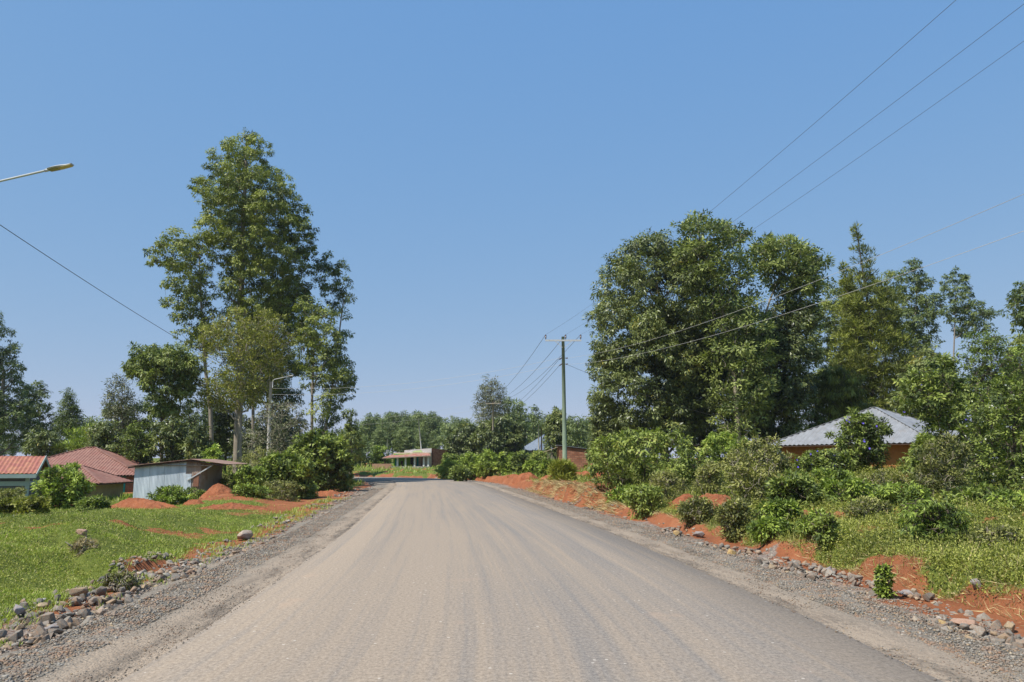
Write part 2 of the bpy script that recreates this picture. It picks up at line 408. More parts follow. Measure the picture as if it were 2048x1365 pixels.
M['lamp_under'] = plain('lamp_underside', (.30, .28, .14), .4, .12, 8, .4)
M['lamp_glass'] = plain('lamp_glass', (.50, .42, .20), .25, .1, 8, .5)
M['lime'] = plain('lime_green_paint', (.20, .42, .035), .8, .12, 3)
M['teal'] = plain('teal_paint', (.03, .26, .24), .7, .12, 3)
M['cream'] = plain('cream_paint', (.60, .50, .36), .85, .12, 3, .2, (.40, .28, .18))
M['white_paint'] = plain('white_paint', (.68, .68, .64), .8, .1, 3)
M['parapet'] = plain('stained_white_plaster', (.60, .58, .55), .9, .15, 1.6, .1, (.20, .18, .17))
M['lime_faded'] = plain('faded_lime_paint', (.50, .62, .30), .9, .15, 2, .1, (.60, .60, .52))

# ------------------------------------------------------------------ road centreline and terrain
CL = np.array([(.18, -60), (.18, 0), (.15, 8), (-.06, 11), (-.35, 15), (-.95, 22), (-1.62, 28), (-2.5, 36), (-3.75, 47.5),
               (-5.85, 66), (-7.5, 76.5), (-10.0, 86), (-13.6, 93), (-19.5, 98), (-28, 101.6), (-45, 104.5), (-90, 107), (-260, 112)], float)
def chaikin(P, n=3):
    for _ in range(n):
        Q = np.empty((2*len(P)-2, 2)); Q[0::2] = .75*P[:-1]+.25*P[1:]; Q[1::2] = .25*P[:-1]+.75*P[1:]
        P = np.vstack([P[:1], Q, P[-1:]])
    return P
CLs = chaikin(CL, 3)
_seg = np.linalg.norm(np.diff(CLs, axis=0), axis=1); _s = np.concatenate([[0], np.cumsum(_seg)])
S_TOT = _s[-1]
def cl_at(s):
    x = np.interp(s, _s, CLs[:, 0]); y = np.interp(s, _s, CLs[:, 1])
    e = .6
    dx = np.interp(s+e, _s, CLs[:, 0])-np.interp(s-e, _s, CLs[:, 0]); dy = np.interp(s+e, _s, CLs[:, 1])-np.interp(s-e, _s, CLs[:, 1])
    l = np.hypot(dx, dy)+1e-9
    return x, y, dx/l, dy/l
_fs = np.concatenate([np.arange(0, 130, .5), np.arange(130, 200, 1.0), np.arange(200, S_TOT, 8.0)])
_fx, _fy, _, _ = cl_at(_fs)
def su(X, Y):
    """signed lateral distance u (right positive) and arclength s"""
    X = np.asarray(X, float).ravel(); Y = np.asarray(Y, float).ravel()
    S = np.empty_like(X); U = np.empty_like(X)
    ax, ay = _fx[:-1], _fy[:-1]; bx, by = np.diff(_fx), np.diff(_fy); L2 = bx*bx+by*by
    for i in range(0, len(X), 8000):
        x = X[i:i+8000, None]; y = Y[i:i+8000, None]
        t = np.clip(((x-ax)*bx+(y-ay)*by)/L2, 0, 1)
        dx = x-(ax+t*bx); dy = y-(ay+t*by); d2 = dx*dx+dy*dy
        k = d2.argmin(1); r = np.arange(len(k))
        S[i:i+8000] = _fs[k]+t[r, k]*np.sqrt(L2[k])
        cr = bx[k]*dy[r, k]-by[k]*dx[r, k]
        U[i:i+8000] = np.sqrt(d2[r, k])*np.where(cr > 0, -1, 1)
    return S, U
def height(X, Y, detail=True):
    X = np.asarray(X, float); shp = X.shape; X = X.ravel(); Y = np.asarray(Y, float).ravel()
    s, u = su(X, Y); a = np.abs(u); right = u > 0
    wob = (fbm(X*.7, Y*.7, 5, 3)-.5)
    # under the road and shoulder
    z = np.full_like(X, -.16)
    # right bank: edge of cut, cut height by Y
    e0 = 6.2+wob*1.1+np.interp(Y, [0, 10, 25, 37, 45, 56, 85], [0, 0, -.25, -.55, -.6, -.2, .3])
    cut = np.interp(Y, [0, 8, 14, 20, 32, 36, 50, 60, 80, 120], [.36, .42, .32, .24, .26, .66, .66, .40, .45, .40])
    zr = -.14+(cut*(.85+.5*vnoise(X*1.7, Y*1.7, 9)))*sstep(e0, e0+.35, a)
    zr = zr+sstep(e0+.3, e0+9, a)*np.interp(Y, [0, 10, 20, 30, 42, 60, 100, 200], [.35, .36, .38, .50, .85, .75, .45, 1.2])
    # left side: ditch, gentle slope falling away, soil bank under the bushes
    zl = -.16+(np.interp(Y, [0, 10, 16, 22, 29, 35, 44, 60], [.1, .22, .40, .32, .02, -.17, -.36, -.3])+.16)*sstep(6.3, 9.6, a)-.75*sstep(20.5, 28, a)*(1-sstep(62, 95, Y))-.50*sstep(10.5, 16, a)*sstep(10, 14, Y)*(1-sstep(26, 40, Y))
    bank = sstep(34, 42, Y)*(1-sstep(95, 130, Y)); 
    zl = zl+bank*sstep(7.6, 10.5, a)*(1-sstep(11.5, 13.5, a)*(1-sstep(50, 60, Y)))*np.interp(Y, [34, 42, 60, 90], [.35, .6, .85, .8])
    zl = zl+sstep(62, 110, Y)*.5*sstep(9, 20, a)
    z = np.where(a > 4.7, np.where(right, zr, zl), z)
    z = z+sstep(110, 260, Y)*1.5
    t_ = Y-16.4+1.13*(X+9); zl_b = (u < -6.3)*.26*sstep(-.15, .25, t_)*(1-sstep(.6, 3.5, t_))*sstep(-10.5, -8.8, X)*(1-sstep(-7, -6.2, X))
    z = z+zl_b
    if detail:
        k = sstep(6.2, 8, a)
        kl = np.where(right, 1.0, np.interp(Y, [10, 22, 32, 60, 80], [1.3, 1.0, .3, .4, 1.]))
        z = z+k*kl*((fbm(X*.35, Y*.35, 21, 4)-.5)*.55+(fbm(X*2.2, Y*2.2, 31, 3)-.5)*.20)+(1-k)*sstep(4.6, 5.4, a)*(fbm(X*3, Y*3, 41, 3)-.5)*.10
    return z.reshape(shp)
def hz(x, y): return float(height(np.array([x]), np.array([y]))[0])
def grassmask(X, Y):
    X = np.asarray(X, float).ravel(); Y = np.asarray(Y, float).ravel()
    s, u = su(X, Y); a = np.abs(u); n = fbm(X*.8, Y*.8, 77, 4)
    r = u > 0
    e = np.where(r, 6.0+np.interp(Y, [0, 12, 18, 30, 37, 50, 60], [.38, .36, .28, .25, .45, .6, .3]), 6.25)
    g = sstep(e-.3, e+.5, a+(n-.5)*1.3)
    g = g*(1-.92*sstep(.60, .70, n)*np.where(r, 1, sstep(30, 36, Y)))
    # bare red soil beyond the shed and below the roadside bushes
    bare = (~r)*sstep(29, 33, Y)*(1-sstep(62, 70, Y))*(1-sstep(8.2, 9.6, a+(n-.5)*3))
    bare2 = (~r)*sstep(38, 39, Y)*(1-sstep(43, 45, Y))*sstep(9, 10, a)*(1-sstep(12.3, 12.8, a))
    bare3 = (r)*sstep(30, 38, Y)*(1-sstep(92, 100, Y))*(1-sstep(7.0, 8.0, a+(n-.5)*2.2))
    n2 = fbm(X*.6+31, Y*.9+11, 123, 4)
    scar = (~r)*sstep(.68, .73, n2)*(1-sstep(12, 17, a))*.7+(~r)*np.exp(-((Y-11.6)/.35)**2-((a-7.9)/.8)**2)
    scar_r = r*sstep(.62, .68, n2)*.7*(a < 14)
    g = g*(1-.9*np.clip(np.maximum.reduce([bare, bare2, bare3, scar, scar_r]), 0, 1))
    return np.clip(g, 0, 1)

def grid_axis(lo, hi, fine_lo, fine_hi, d0, g=1.12):
    mid = list(np.arange(fine_lo, fine_hi, d0)); d = d0; x = fine_hi; up = []
    while x < hi: up.append(x); d *= g; x += d
    up.append(hi); d = d0; x = fine_lo; dn = []
    while True:
        d *= g; x -= d
        if x < lo: break
        dn.append(x)
    dn.append(lo)
    return np.array(dn[::-1]+mid+up)
gx = grid_axis(-3000, 3000, -16, 16, .14, 1.045); gy = grid_axis(-80, 6000, 5, 26, .14, 1.022)
XX, YY = np.meshgrid(gx, gy); HH = height(XX, YY)
nx, ny = len(gx), len(gy)
ii = (np.arange(ny-1)[:, None]*nx+np.arange(nx-1)[None, :]).ravel()
Fg = np.stack([ii, ii+1, ii+nx+1, ii+nx], 1)
gm = grassmask(XX, YY); s_, u_ = su(XX, YY); a_ = np.abs(u_)
gv = (1-(u_ > 0)*sstep(28, 32, YY.ravel())*(1-sstep(58, 64, YY.ravel()))*sstep(5.15, 5.4, a_))*(1-sstep(5.1, 6.2, a_+(fbm(XX.ravel()*.9, YY.ravel()*.9, 91, 3)-.5)*1.6))
ground = link('ground', mesh_np('ground', np.stack([XX.ravel(), YY.ravel(), HH.ravel()], 1), Fg, {'grass': ('POINT', gm), 'gravel': ('POINT', gv)}, True), M['ground'])
tag(ground, kind='structure')

def strip(name, us, zs, m, s0=40., s1=300., ds=.25, wob=None, lift=None):
    ss = np.concatenate([np.arange(s0, 110, ds), np.arange(110, s1, 1.0)])
    x, y, dx, dy = cl_at(ss)
    U = np.array(us)[None, :]+np.zeros((len(ss), 1)); Z = np.array(zs)[None, :]+np.zeros((len(ss), 1))
    if wob is not None: U, Z = wob(ss, U, Z)
    X = x[:, None]+dy[:, None]*U; Y = y[:, None]-dx[:, None]*U
    n_, k = U.shape
    V = np.stack([X.ravel(), Y.ravel(), Z.ravel()], 1)
    i = (np.arange(n_-1)[:, None]*k+np.arange(k-1)[None, :]).ravel()
    me = mesh_np(name, V, np.stack([i, i+1, i+k+1, i+k], 1), None, True)
    uvl = me.uv_layers.new(name="UVMap"); li = np.empty(len(me.loops), np.int32); me.loops.foreach_get("vertex_index", li)
    UV = np.stack([U.ravel(), (ss[:, None]+0*U).ravel()], 1)[li]; uvl.data.foreach_set("uv", UV.astype(np.float32).ravel())
    o = link(name, me, m); tag(o, kind='structure'); return o
ue = 3.45
def road_w(ss, U, Z):
    j = (fbm(ss*1.3, ss*0, 3, 4)-.5)*.10; k = (fbm(ss*1.3, ss*0+9, 8, 4)-.5)*.10
    U = U.copy(); U[:, 0] += j; U[:, 1] += j; U[:, -1] += k; U[:, -2] += k; return U, Z
strip('road', [-ue-.03, -ue, -2.3, -1.15, 0, 1.15, 2.3, ue, ue+.03], [-.07, -.008, .008, .018, .022, .018, .008, -.008, -.07], M['road'], wob=road_w)
def sh_w(ss, U, Z):
    A = np.abs(U); Z = -.045-.012*(A-3.3)+(fbm(ss[:, None]*2+0*U, U*3, 13, 3)-.5)*.03-.10*sstep(4.75, 5.45, A+(fbm(ss*.6, ss*0, 19, 3)[:, None]-.5)*.7)
    return U, Z
strip('gravel_shoulder', -np.linspace(5.5, 3.2, 14), [0]*14, M['shoulder'], wob=sh_w)
strip('gravel_shoulder', np.linspace(3.2, 5.5, 14), [0]*14, M['shoulder'], wob=sh_w)

# ------------------------------------------------------------------ leaf meshes
def unit(v): return v/(np.linalg.norm(v, axis=-1, keepdims=True)+1e-9)
def leaves_mesh(name, P, D, Nn, L, W, tint, fold=.18):
    n = len(P); D = unit(D); S = unit(np.cross(D, Nn)); Nn = np.cross(S, D)
    L = np.broadcast_to(L, (n,))[:, None]; W = np.broadcast_to(W, (n,))[:, None]
    V = np.empty((n, 4, 3)); V[:, 0] = P; V[:, 1] = P+D*L*.42+S*W*.5+Nn*W*fold
    V[:, 2] = P+D*L; V[:, 3] = P+D*L*.42-S*W*.5+Nn*W*fold
    return mesh_np(name, V.reshape(-1, 3), np.arange(4*n).reshape(n, 4), {'tint': ('FACE', np.clip(tint, 0, 1))})

SPEC = dict(  # L,W leaf size; droop; tr tuft radius; lt leaves per tuft; dens tufts per m2 of clump shell; flat clump
    euc=dict(L=.27, W=.11, droop=.5, tr=.34, lt=25, dens=4.0, flat=.74, up=.4, shell=.28, m='euc', bark='bark_grey'),
    euc_dark=dict(L=.27, W=.11, droop=.5, tr=.36, lt=25, dens=4.0, flat=.74, up=.4, shell=.28, m='euc_dark', bark='bark_grey'),
    mango=dict(L=.28, W=.11, droop=.45, tr=.36, lt=26, dens=3.6, flat=.85, up=.15, m='mango', bark='bark_dark'),
    pinnate=dict(L=.32, W=.12, droop=.05, tr=.5, lt=26, dens=2.4, flat=.5, up=.3, m='pinnate', bark='bark_tan'),
    feathery=dict(L=.40, W=.07, droop=-.4, tr=.40, lt=26, dens=3.0, flat=1.1, up=.2, m='feathery', bark='bark_dark'),
    willow=dict(L=.40, W=.07, droop=.9, tr=.4, lt=26, dens=2.4, flat=1.2, up=.1, m='feathery', bark='bark_dark'),
    yellow=dict(L=.20, W=.09, droop=.1, tr=.38, lt=13, dens=1.7, flat=.55, up=.3, m='yellow', bark='bark_tan'),
    bush=dict(L=.20, W=.085, droop=.2, tr=.28, lt=22, dens=4.0, flat=.9, up=.2, m='bush', bark='bark_dark'),
    bushlight=dict(L=.17, W=.07, droop=.2, tr=.25, lt=22, dens=4.5, flat=.9, up=.2, m='bushlight', bark='bark_dark'),
    bushgrey=dict(L=.13, W=.05, droop=.1, tr=.25, lt=20, dens=4.5, flat=1., up=.2, m='bushgrey', bark='bark_tan'),
    grey=dict(L=.20, W=.08, droop=.2, tr=.5, lt=13, dens=1.5, flat=.9, up=.2, m='grey', bark='bark_dark'),
    far=dict(L=.55, W=.22, droop=.3, tr=.7, lt=14, dens=1.1, flat=.75, up=.3, m='far', bark='bark_grey'),
)
def foliage(name, CLP, sp, seed, tint_shift=0.0, lscale=1.0, density=1.0):
    """CLP: array (k,4) centres + radius (local coordinates)"""
    r = rng(seed); P = []; D = []; Nn = []; T = []
    for c in CLP:
        cen = c[:3]; R = c[3]; nt_ = max(3, int(sp['dens']*density*4*R*R*(.85+.3*r.random())))
        d = unit(r.normal(size=(nt_, 3))+np.array([0, 0, sp['up']])); q = R*(.30+.70*r.random(nt_)**sp.get('shell', .42))
        tc = cen+d*q[:, None]*np.array([1, 1, sp['flat']])
        ct = r.normal(0, .16)
        tt = r.normal(0, .10, nt_)
        lt = sp['lt']
        g = r.normal(size=(nt_, lt, 3)); g = unit(g)*(r.random((nt_, lt, 1))**.5)*sp['tr']*min(1., .55+R*.4)*np.array([1, 1, .7])
        p = tc[:, None, :]+g
        dd = unit(g+d[:, None, :]*.3*sp['tr']+r.normal(size=g.shape)*.25*sp['tr'])
        dd = dd+np.array([0, 0, -sp['droop']*1.6])+r.normal(size=g.shape)*.3
        nn = d[:, None, :]*1.25+np.array([0, 0, .75])+r.normal(size=g.shape)*.5
        P.append(p.reshape(-1, 3)); D.append(dd.reshape(-1, 3)); Nn.append(nn.reshape(-1, 3))
        T.append((.44+tint_shift+ct+tt[:, None]+r.normal(0, .13, (nt_, lt))).ravel())
    P = np.concatenate(P); D = np.concatenate(D); Nn = np.concatenate(Nn); T = np.concatenate(T)
    n = len(P); L = sp['L']*lscale*(.65+.7*r.random(n)); W = sp['W']*lscale*(.75+.5*r.random(n))
    return leaves_mesh(name, P, D, Nn, L, W, T)
def branches(CLP, trunk, r0, seed, sides=6, twig=True, rt=None):
    """trunk: (k,3) polyline local; returns polylines, radii"""
    r = rng(seed+5); polys = [trunk]; rads = [np.linspace(r0, max(.02, r0*(rt if rt else .18)), len(trunk))]
    seg = np.linspace(0, len(trunk)-1, max(12, len(trunk)*4)); tp = np.stack([np.interp(seg, np.arange(len(trunk)), trunk[:, k]) for k in range(3)], 1)
    tr_ = np.interp(seg, np.arange(len(trunk)), rads[0])
    nodes = [(tp[i], tr_[i]) for i in range(len(tp))]
    hd = [np.linalg.norm(c[:2]-np.array([np.interp(c[2], tp[:, 2], tp[:, 0]), np.interp(c[2], tp[:, 2], tp[:, 1])])) for c in CLP]
    for k in np.argsort(hd):
        c = CLP[k, :3]; best = None
        NP = np.array([q[0] for q in nodes]); v = c-NP; dist = np.linalg.norm(v, axis=1)+1e-6
        up = v[:, 2]/dist
        cost = dist*(1+1.6*np.clip(.55-up, 0, 2))
        b = int(np.argmin(cost)); a = NP[b]; ra = nodes[b][1]
        m = 5; t = np.linspace(0, 1, m)[:, None]
        L = np.linalg.norm(c-a)
        pl = a*(1-t)+c*t; pl[:, 2] -= (np.sin(t*np.pi)*.10*L)[:, 0]; pl[1:-1] += r.normal(0, .05*L, (m-2, 3))
        rb = min(ra*.62, .03+.022*L+r0*.12); re = max(.012, rb*.4)
        polys.append(pl); rads.append(np.linspace(rb, re, m))
        nodes += [(pl[j], np.interp(j, [0, m-1], [rb, re])) for j in range(2, m)]
        if twig:
            for _ in range(3):
                d = unit(r.normal(size=3)+np.array([0, 0, .5]))*CLP[k, 3]*.85
                polys.append(np.array([c, c+d*.5+r.normal(0, .05, 3), c+d])); rads.append(np.array([re, re*.7, .006]))
    return tube_np(polys, rads, sides)
def fill_profile(prof, R, seed, holes=(), gap=.85, layers=2.2, edge=.75, lm=1.75, gm_=.8):
    """prof rows (z, xl, xr) descending z in metres local -> clumps (k,4)"""
    r = rng(seed); prof = np.array(sorted(prof, key=lambda q: q[0]), float)
    zs = prof[:, 0]; out = []
    area = np.trapezoid(prof[:, 2]-prof[:, 1], zs) if hasattr(np, 'trapezoid') else np.trapz(prof[:, 2]-prof[:, 1], zs)
    layers *= lm; gap *= gm_; target = max(5, int(layers*area/(R*R*1.6))); tries = 0
    while len(out) < target and tries < target*60:
        tries += 1
        z = r.uniform(zs[0], zs[-1]); xl = np.interp(z, zs, prof[:, 1]); xr = np.interp(z, zs, prof[:, 2]); hw = (xr-xl)/2
        if r.random() > (hw*2)/max(1e-3, (prof[:, 2]-prof[:, 1]).max()): continue
        rr = R*r.uniform(.65, 1.25)
        rr = min(rr, max(.35*R, hw*.9))
        t = r.uniform(-1, 1); x = (xl+xr)/2+t*max(0, hw-rr*edge)
        if z+rr*.7 > zs[-1]: z = zs[-1]-rr*.7
        dm = max(0, hw-rr*.5)*math.sqrt(max(0, 1-t*t)); y = r.uniform(-1, 1)*dm
        if any((x-h[0])**2+(z-h[1])**2 < (h[2]+rr*.6)**2 for h in holes): continue
        if out:
            O = np.array(out); d = np.sqrt(((O[:, :3]-np.array([x, y, z]))**2).sum(1))
            if (d < gap*(rr+O[:, 3])*.62).any(): continue
        out.append((x, y, z, rr))
    return np.array(out)
def plant(name, label, cat, base, clp, trunk, r0, sp, seed, group=None, parts=('trunk', 'crown'), tint=0., ls=1., dens=1., sides=6, twig=True, rt=None, extra=None):
    root = empty(name, base); tag(root, label, cat, group)
    V, Fq = branches(clp, trunk, r0, seed, sides, twig, rt)
    link(parts[0], mesh_np(parts[0], V, Fq, None, True), M[sp['bark']], root)
    link(parts[1], foliage(parts[1], clp, sp, seed, tint, ls, dens), M[sp['m']], root)
    if extra: extra(root, clp)
    return root
def px_tree(name, label, cat, D, basepx, prof, species, seed, Rpx=26, holes=(), z0=None, r0=None, lean=None, **kw):
    """basepx: trunk foot x; prof rows (y,xl,xr) in photo pixels at depth D"""
    sp = dict(SPEC[species]); sp.update(kw.pop('spec', {})); parts_b = kw.pop('shoots', False)
    b = at(basepx, 930, D); bz = hz(b[0], D)-.08 if z0 is None else z0
    base = np.array([b[0], D, bz]); k = D/F*1.01
    pr = []
    for (y, xl, xr) in prof:
        a = at(xl, y, D)-base; c = at(xr, y, D)-base; pr.append((a[2], a[0], c[0]))
    hs = []
    for (hx, hy, hr) in holes:
        q = at(hx, hy, D)-base; hs.append((q[0], q[2], hr*k))
    if parts_b:
        lo = min(pr, key=lambda q: q[0]); hi = max(q[0] for q in pr)
        if lo[0] > .08*hi: pr.append((.04*hi, lo[1]*.7, lo[2]*.7))
    fp = {q: kw.pop(q) for q in ('gap', 'layers', 'edge') if q in kw}
    if parts_b: fp.update(lm=1.35, gm_=.9, edge=.35)
    if species in ('euc', 'euc_dark'): fp.update(lm=1.05, gm_=1.42, edge=.6)
    if species in ('pinnate', 'feathery'): fp.update(lm=1.35, gm_=1.15, edge=.6)
    clp = fill_profile(pr, Rpx*k, seed, hs, **fp)
    if parts_b:
        rs = rng(seed+9); ext = []; zs_ = [q[0] for q in pr]; zt_ = max(zs_); xm_ = np.mean([(q[1]+q[2])/2 for q in pr]); hw_ = max((q[2]-q[1])/2 for q in pr)
        for _ in range(int(9+3*hw_/(Rpx*k))):
            th_ = rs.uniform(-1.25, 1.25); ph_ = rs.uniform(-1, 1)*.8; e_ = rs.uniform(.85, 1.13)
            zc_ = zt_*.35; ext.append((xm_+math.sin(th_)*hw_*e_, ph_*hw_*.8, zc_+math.cos(th_)*(zt_-zc_)*e_, Rpx*k*rs.uniform(.22, .5)))
        clp = np.vstack([clp, np.array(ext)])
    pr.sort(); ztop = pr[-1][0]; r = rng(seed+1)
    if ztop < .2: print('LOWTOP', label, ztop, bz)
    if lean: pts = [np.array([0, 0, 0])]+[at(x, y, D)-base for x, y in lean]
    else:
        zz = np.linspace(0, ztop*.93, 7); zs = [q[0] for q in pr]
        xm = np.interp(zz, zs, [(q[1]+q[2])/2 for q in pr]); wgt = sstep(.1, 1, zz/ztop)
        pts = [np.array([xm[i]*wgt[i]+r.normal(0, .04)*ztop*.3*(i > 0), r.normal(0, .04)*ztop*.3*(i > 0), zz[i]]) for i in range(7)]
    tr = np.array(pts, float)
    return plant(name, label, cat, base, clp, tr, r0 or max(.05, ztop*.013), sp, seed, **kw)

# ==================================================================== TREES
# --- tall eucalyptus stand on the left
T = 'eucalyptus_tree'
G1 = 'tall eucalyptus trees behind the tin shed'
px_tree(T, 'tallest eucalyptus with a big domed crown, centre of the stand left of the road', 'tree', 76, 475,
        [(263, 478, 506), (285, 450, 535), (330, 410, 556), (360, 395, 580), (400, 388, 600), (440, 392, 624), (480, 400, 628), (520, 430, 628), (560, 440, 622), (600, 440, 615), (640, 455, 590)],
        'euc', 11, 23, holes=[(505, 370, 9), (420, 452, 8), (612, 375, 5), (510, 480, 8)], lean=[(478, 800), (482, 600), (486, 450), (492, 340), (492, 290)], r0=.42, group=G1, layers=2.5)
px_tree(T, 'eucalyptus with long ragged limbs reaching left over the round-topped tree', 'tree', 73, 427,
        [(465, 335, 425), (490, 315, 425), (520, 290, 420), (545, 325, 425), (580, 325, 430), (620, 330, 440), (660, 350, 450), (700, 380, 450)],
        'euc', 12, 19, holes=[(330, 545, 12), (395, 480, 6), (300, 590, 25), (320, 650, 30)], lean=[(421, 820), (411, 740), (404, 640), (400, 560), (398, 500)], r0=.22, group=G1, layers=2.4, gap=.9)
px_tree(T, 'slim eucalyptus at the right edge of the stand, top second to the tallest', 'tree', 78, 655,
        [(503, 650, 668), (530, 628, 692), (570, 618, 706), (610, 650, 706), (650, 660, 702), (690, 655, 700), (730, 640, 712), (770, 650, 712), (810, 640, 700), (850, 640, 685)],
        'euc_dark', 13, 20, holes=[(640, 590, 10), (690, 700, 8), (672, 790, 9)], r0=.18, group=G1, gap=.92, layers=2.2)
px_tree(T, 'eucalyptus with a rounded olive crown low on the right side of the stand', 'tree', 72, 625,
        [(592, 615, 640), (615, 592, 665), (655, 582, 682), (700, 590, 690), (740, 598, 698), (775, 600, 700), (800, 610, 680), (830, 620, 670)],
        'euc', 14, 24, holes=[(640, 790, 8)], lean=[(624, 800), (628, 700), (630, 640)], r0=.16, group=G1, layers=2.1)
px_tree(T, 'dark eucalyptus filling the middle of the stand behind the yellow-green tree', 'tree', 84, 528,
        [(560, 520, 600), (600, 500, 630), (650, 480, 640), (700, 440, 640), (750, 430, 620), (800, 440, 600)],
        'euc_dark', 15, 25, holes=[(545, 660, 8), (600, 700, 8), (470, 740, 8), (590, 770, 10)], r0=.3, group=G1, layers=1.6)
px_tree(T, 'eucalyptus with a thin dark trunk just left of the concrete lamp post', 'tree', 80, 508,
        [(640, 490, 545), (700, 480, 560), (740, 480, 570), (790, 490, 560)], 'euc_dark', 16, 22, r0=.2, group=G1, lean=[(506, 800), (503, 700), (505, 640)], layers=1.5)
px_tree(T, 'small eucalyptus with a narrow crown left of the distant roadside, below the stand', 'tree', 105, 700,
        [(812, 694, 708), (840, 682, 720), (880, 676, 728), (915, 680, 726)], 'euc', 17, 14, r0=.15, group=G1, ls=1.3, layers=2.4)
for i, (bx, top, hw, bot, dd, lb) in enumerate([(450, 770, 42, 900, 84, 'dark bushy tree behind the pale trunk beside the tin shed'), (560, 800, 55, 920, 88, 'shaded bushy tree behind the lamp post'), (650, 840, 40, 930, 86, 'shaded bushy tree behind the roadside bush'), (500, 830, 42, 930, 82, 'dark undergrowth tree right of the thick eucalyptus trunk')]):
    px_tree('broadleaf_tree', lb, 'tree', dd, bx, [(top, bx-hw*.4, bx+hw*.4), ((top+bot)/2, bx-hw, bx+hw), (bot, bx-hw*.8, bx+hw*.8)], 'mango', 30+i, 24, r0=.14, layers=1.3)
px_tree('flowering_tree', 'sparse yellow-green tree with pale spreading branches in front of the tall eucalyptus', 'tree', 64, 478,
        [(618, 470, 540), (650, 410, 590), (685, 388, 602), (720, 400, 590), (755, 400, 585), (785, 370, 560), (815, 400, 520)],
        'yellow', 18, 19, holes=[(560, 790, 14), (430, 745, 8)], r0=.20, lean=[(480, 860), (478, 790), (490, 730), (495, 670)], gap=.75, layers=2.6, spec=dict(lt=17))
px_tree('bare_shrub_tree', 'nearly bare twiggy tree growing around the foot of the concrete lamp post', 'tree', 57, 540,
        [(800, 520, 600), (840, 500, 620), (880, 480, 620), (915, 490, 610)], 'yellow', 19, 15, r0=.07, gap=.8, layers=1.8, spec=dict(m='grey', lt=7, dens=1.4))
# --- left middle distance
px_tree('round_topped_tree', 'broad umbrella-crowned tree left of the tall eucalyptus, above the tin shed', 'tree', 62, 325,
        [(692, 290, 365), (708, 262, 392), (735, 254, 402), (765, 262, 400), (790, 290, 390), (830, 290, 370)],
        'mango', 20, 17, holes=[(300, 800, 10), (350, 800, 10), (285, 785, 8)], lean=[(324, 870), (322, 800), (318, 760)], r0=.15, spec=dict(m='pinnate', lt=24), tint=.02, layers=2.2)
px_tree('ragged_tree', 'thin ragged tree left of the umbrella-crowned tree', 'tree', 68, 240,
        [(745, 232, 250), (770, 212, 262), (800, 205, 275), (840, 210, 280), (870, 215, 270)], 'grey', 21, 12, r0=.1, gap=1.0, layers=1.8)
for i, (bx, top, hw, bot, dd, sp_, tn, lb) in enumerate([
        (215, 845, 50, 925, 60, 'mango', .0, 'dark glossy tree behind the faded red hip roof'),
        (272, 850, 45, 930, 58, 'bush', -.1, 'mid green tree behind the left end of the tin shed'),
        (345, 830, 42, 930, 58, 'mango', -.05, 'dark bushy tree behind the middle of the tin shed'),
        (395, 850, 36, 930, 57, 'mango', .05, 'dense dark tree behind the awning of the tin shed'),
        (235, 800, 45, 920, 72, 'euc_dark', .05, 'tree with thin foliage right of the ragged tree'),
        (410, 780, 36, 900, 82, 'euc_dark', -.1, 'tree with thin dark foliage just behind the pale trunk'),
        (110, 835, 40, 920, 92, 'euc_dark', -.05, 'tree standing between the spiky dark tree and the round dark tree'),
        (85, 862, 32, 915, 62, 'mango', .05, 'round dark tree behind the red gable roof'),
        (300, 790, 60, 900, 74, 'euc_dark', -.05, 'tree with thin dark foliage behind the umbrella-crowned tree'),
        (380, 800, 40, 900, 76, 'euc_dark', .0, 'tree with thin dark foliage between umbrella-crowned tree and pale trunk')]):
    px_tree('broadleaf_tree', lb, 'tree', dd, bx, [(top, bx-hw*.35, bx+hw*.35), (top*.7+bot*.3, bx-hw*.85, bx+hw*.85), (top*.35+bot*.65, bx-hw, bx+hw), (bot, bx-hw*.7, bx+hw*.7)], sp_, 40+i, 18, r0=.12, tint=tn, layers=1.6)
px_tree('feathery_hedge', 'feathery yellow-green hedge tree sloping above the faded red hip roof', 'tree', 63, 165,
        [(853, 178, 205), (868, 150, 210), (885, 120, 212), (905, 105, 210)], 'feathery', 22, 14, r0=.08, layers=2.6, spec=dict(m='bushlight', L=.3), tint=-.1)
px_tree('spiky_tree', 'dark spiky tree with two pointed tops left of the faded red roof', 'tree', 85, 138,
        [(775, 130, 134), (795, 122, 152), (815, 120, 160), (840, 112, 166), (870, 108, 168)], 'grey', 23, 10, r0=.12, layers=3.0, tint=.0, spec=dict(m='euc_dark', dens=2.6, lt=20))
px_tree(T, 'huge eucalyptus cut off by the left edge of the photo', 'tree', 88, -5,
        [(622, -30, 10), (650, -50, 24), (700, -70, 36), (745, -70, 38), (790, -75, 52), (840, -75, 70), (880, -70, 60)], 'euc_dark', 24, 22, r0=.35, layers=2.0, tint=.05)
px_tree(T, 'rounded eucalyptus just right of the huge one at the left edge', 'tree', 96, 75,
        [(762, 60, 84), (790, 40, 96), (830, 40, 100), (870, 45, 98)], 'euc_dark', 25, 16, r0=.2, layers=2.2, ls=1.15)
px_tree(T, 'small pale eucalyptus far behind the spiky dark tree', 'tree', 130, 185,
        [(835, 172, 198), (850, 160, 212), (880, 160, 212)], 'far', 26, 14, r0=.2, layers=2.0)

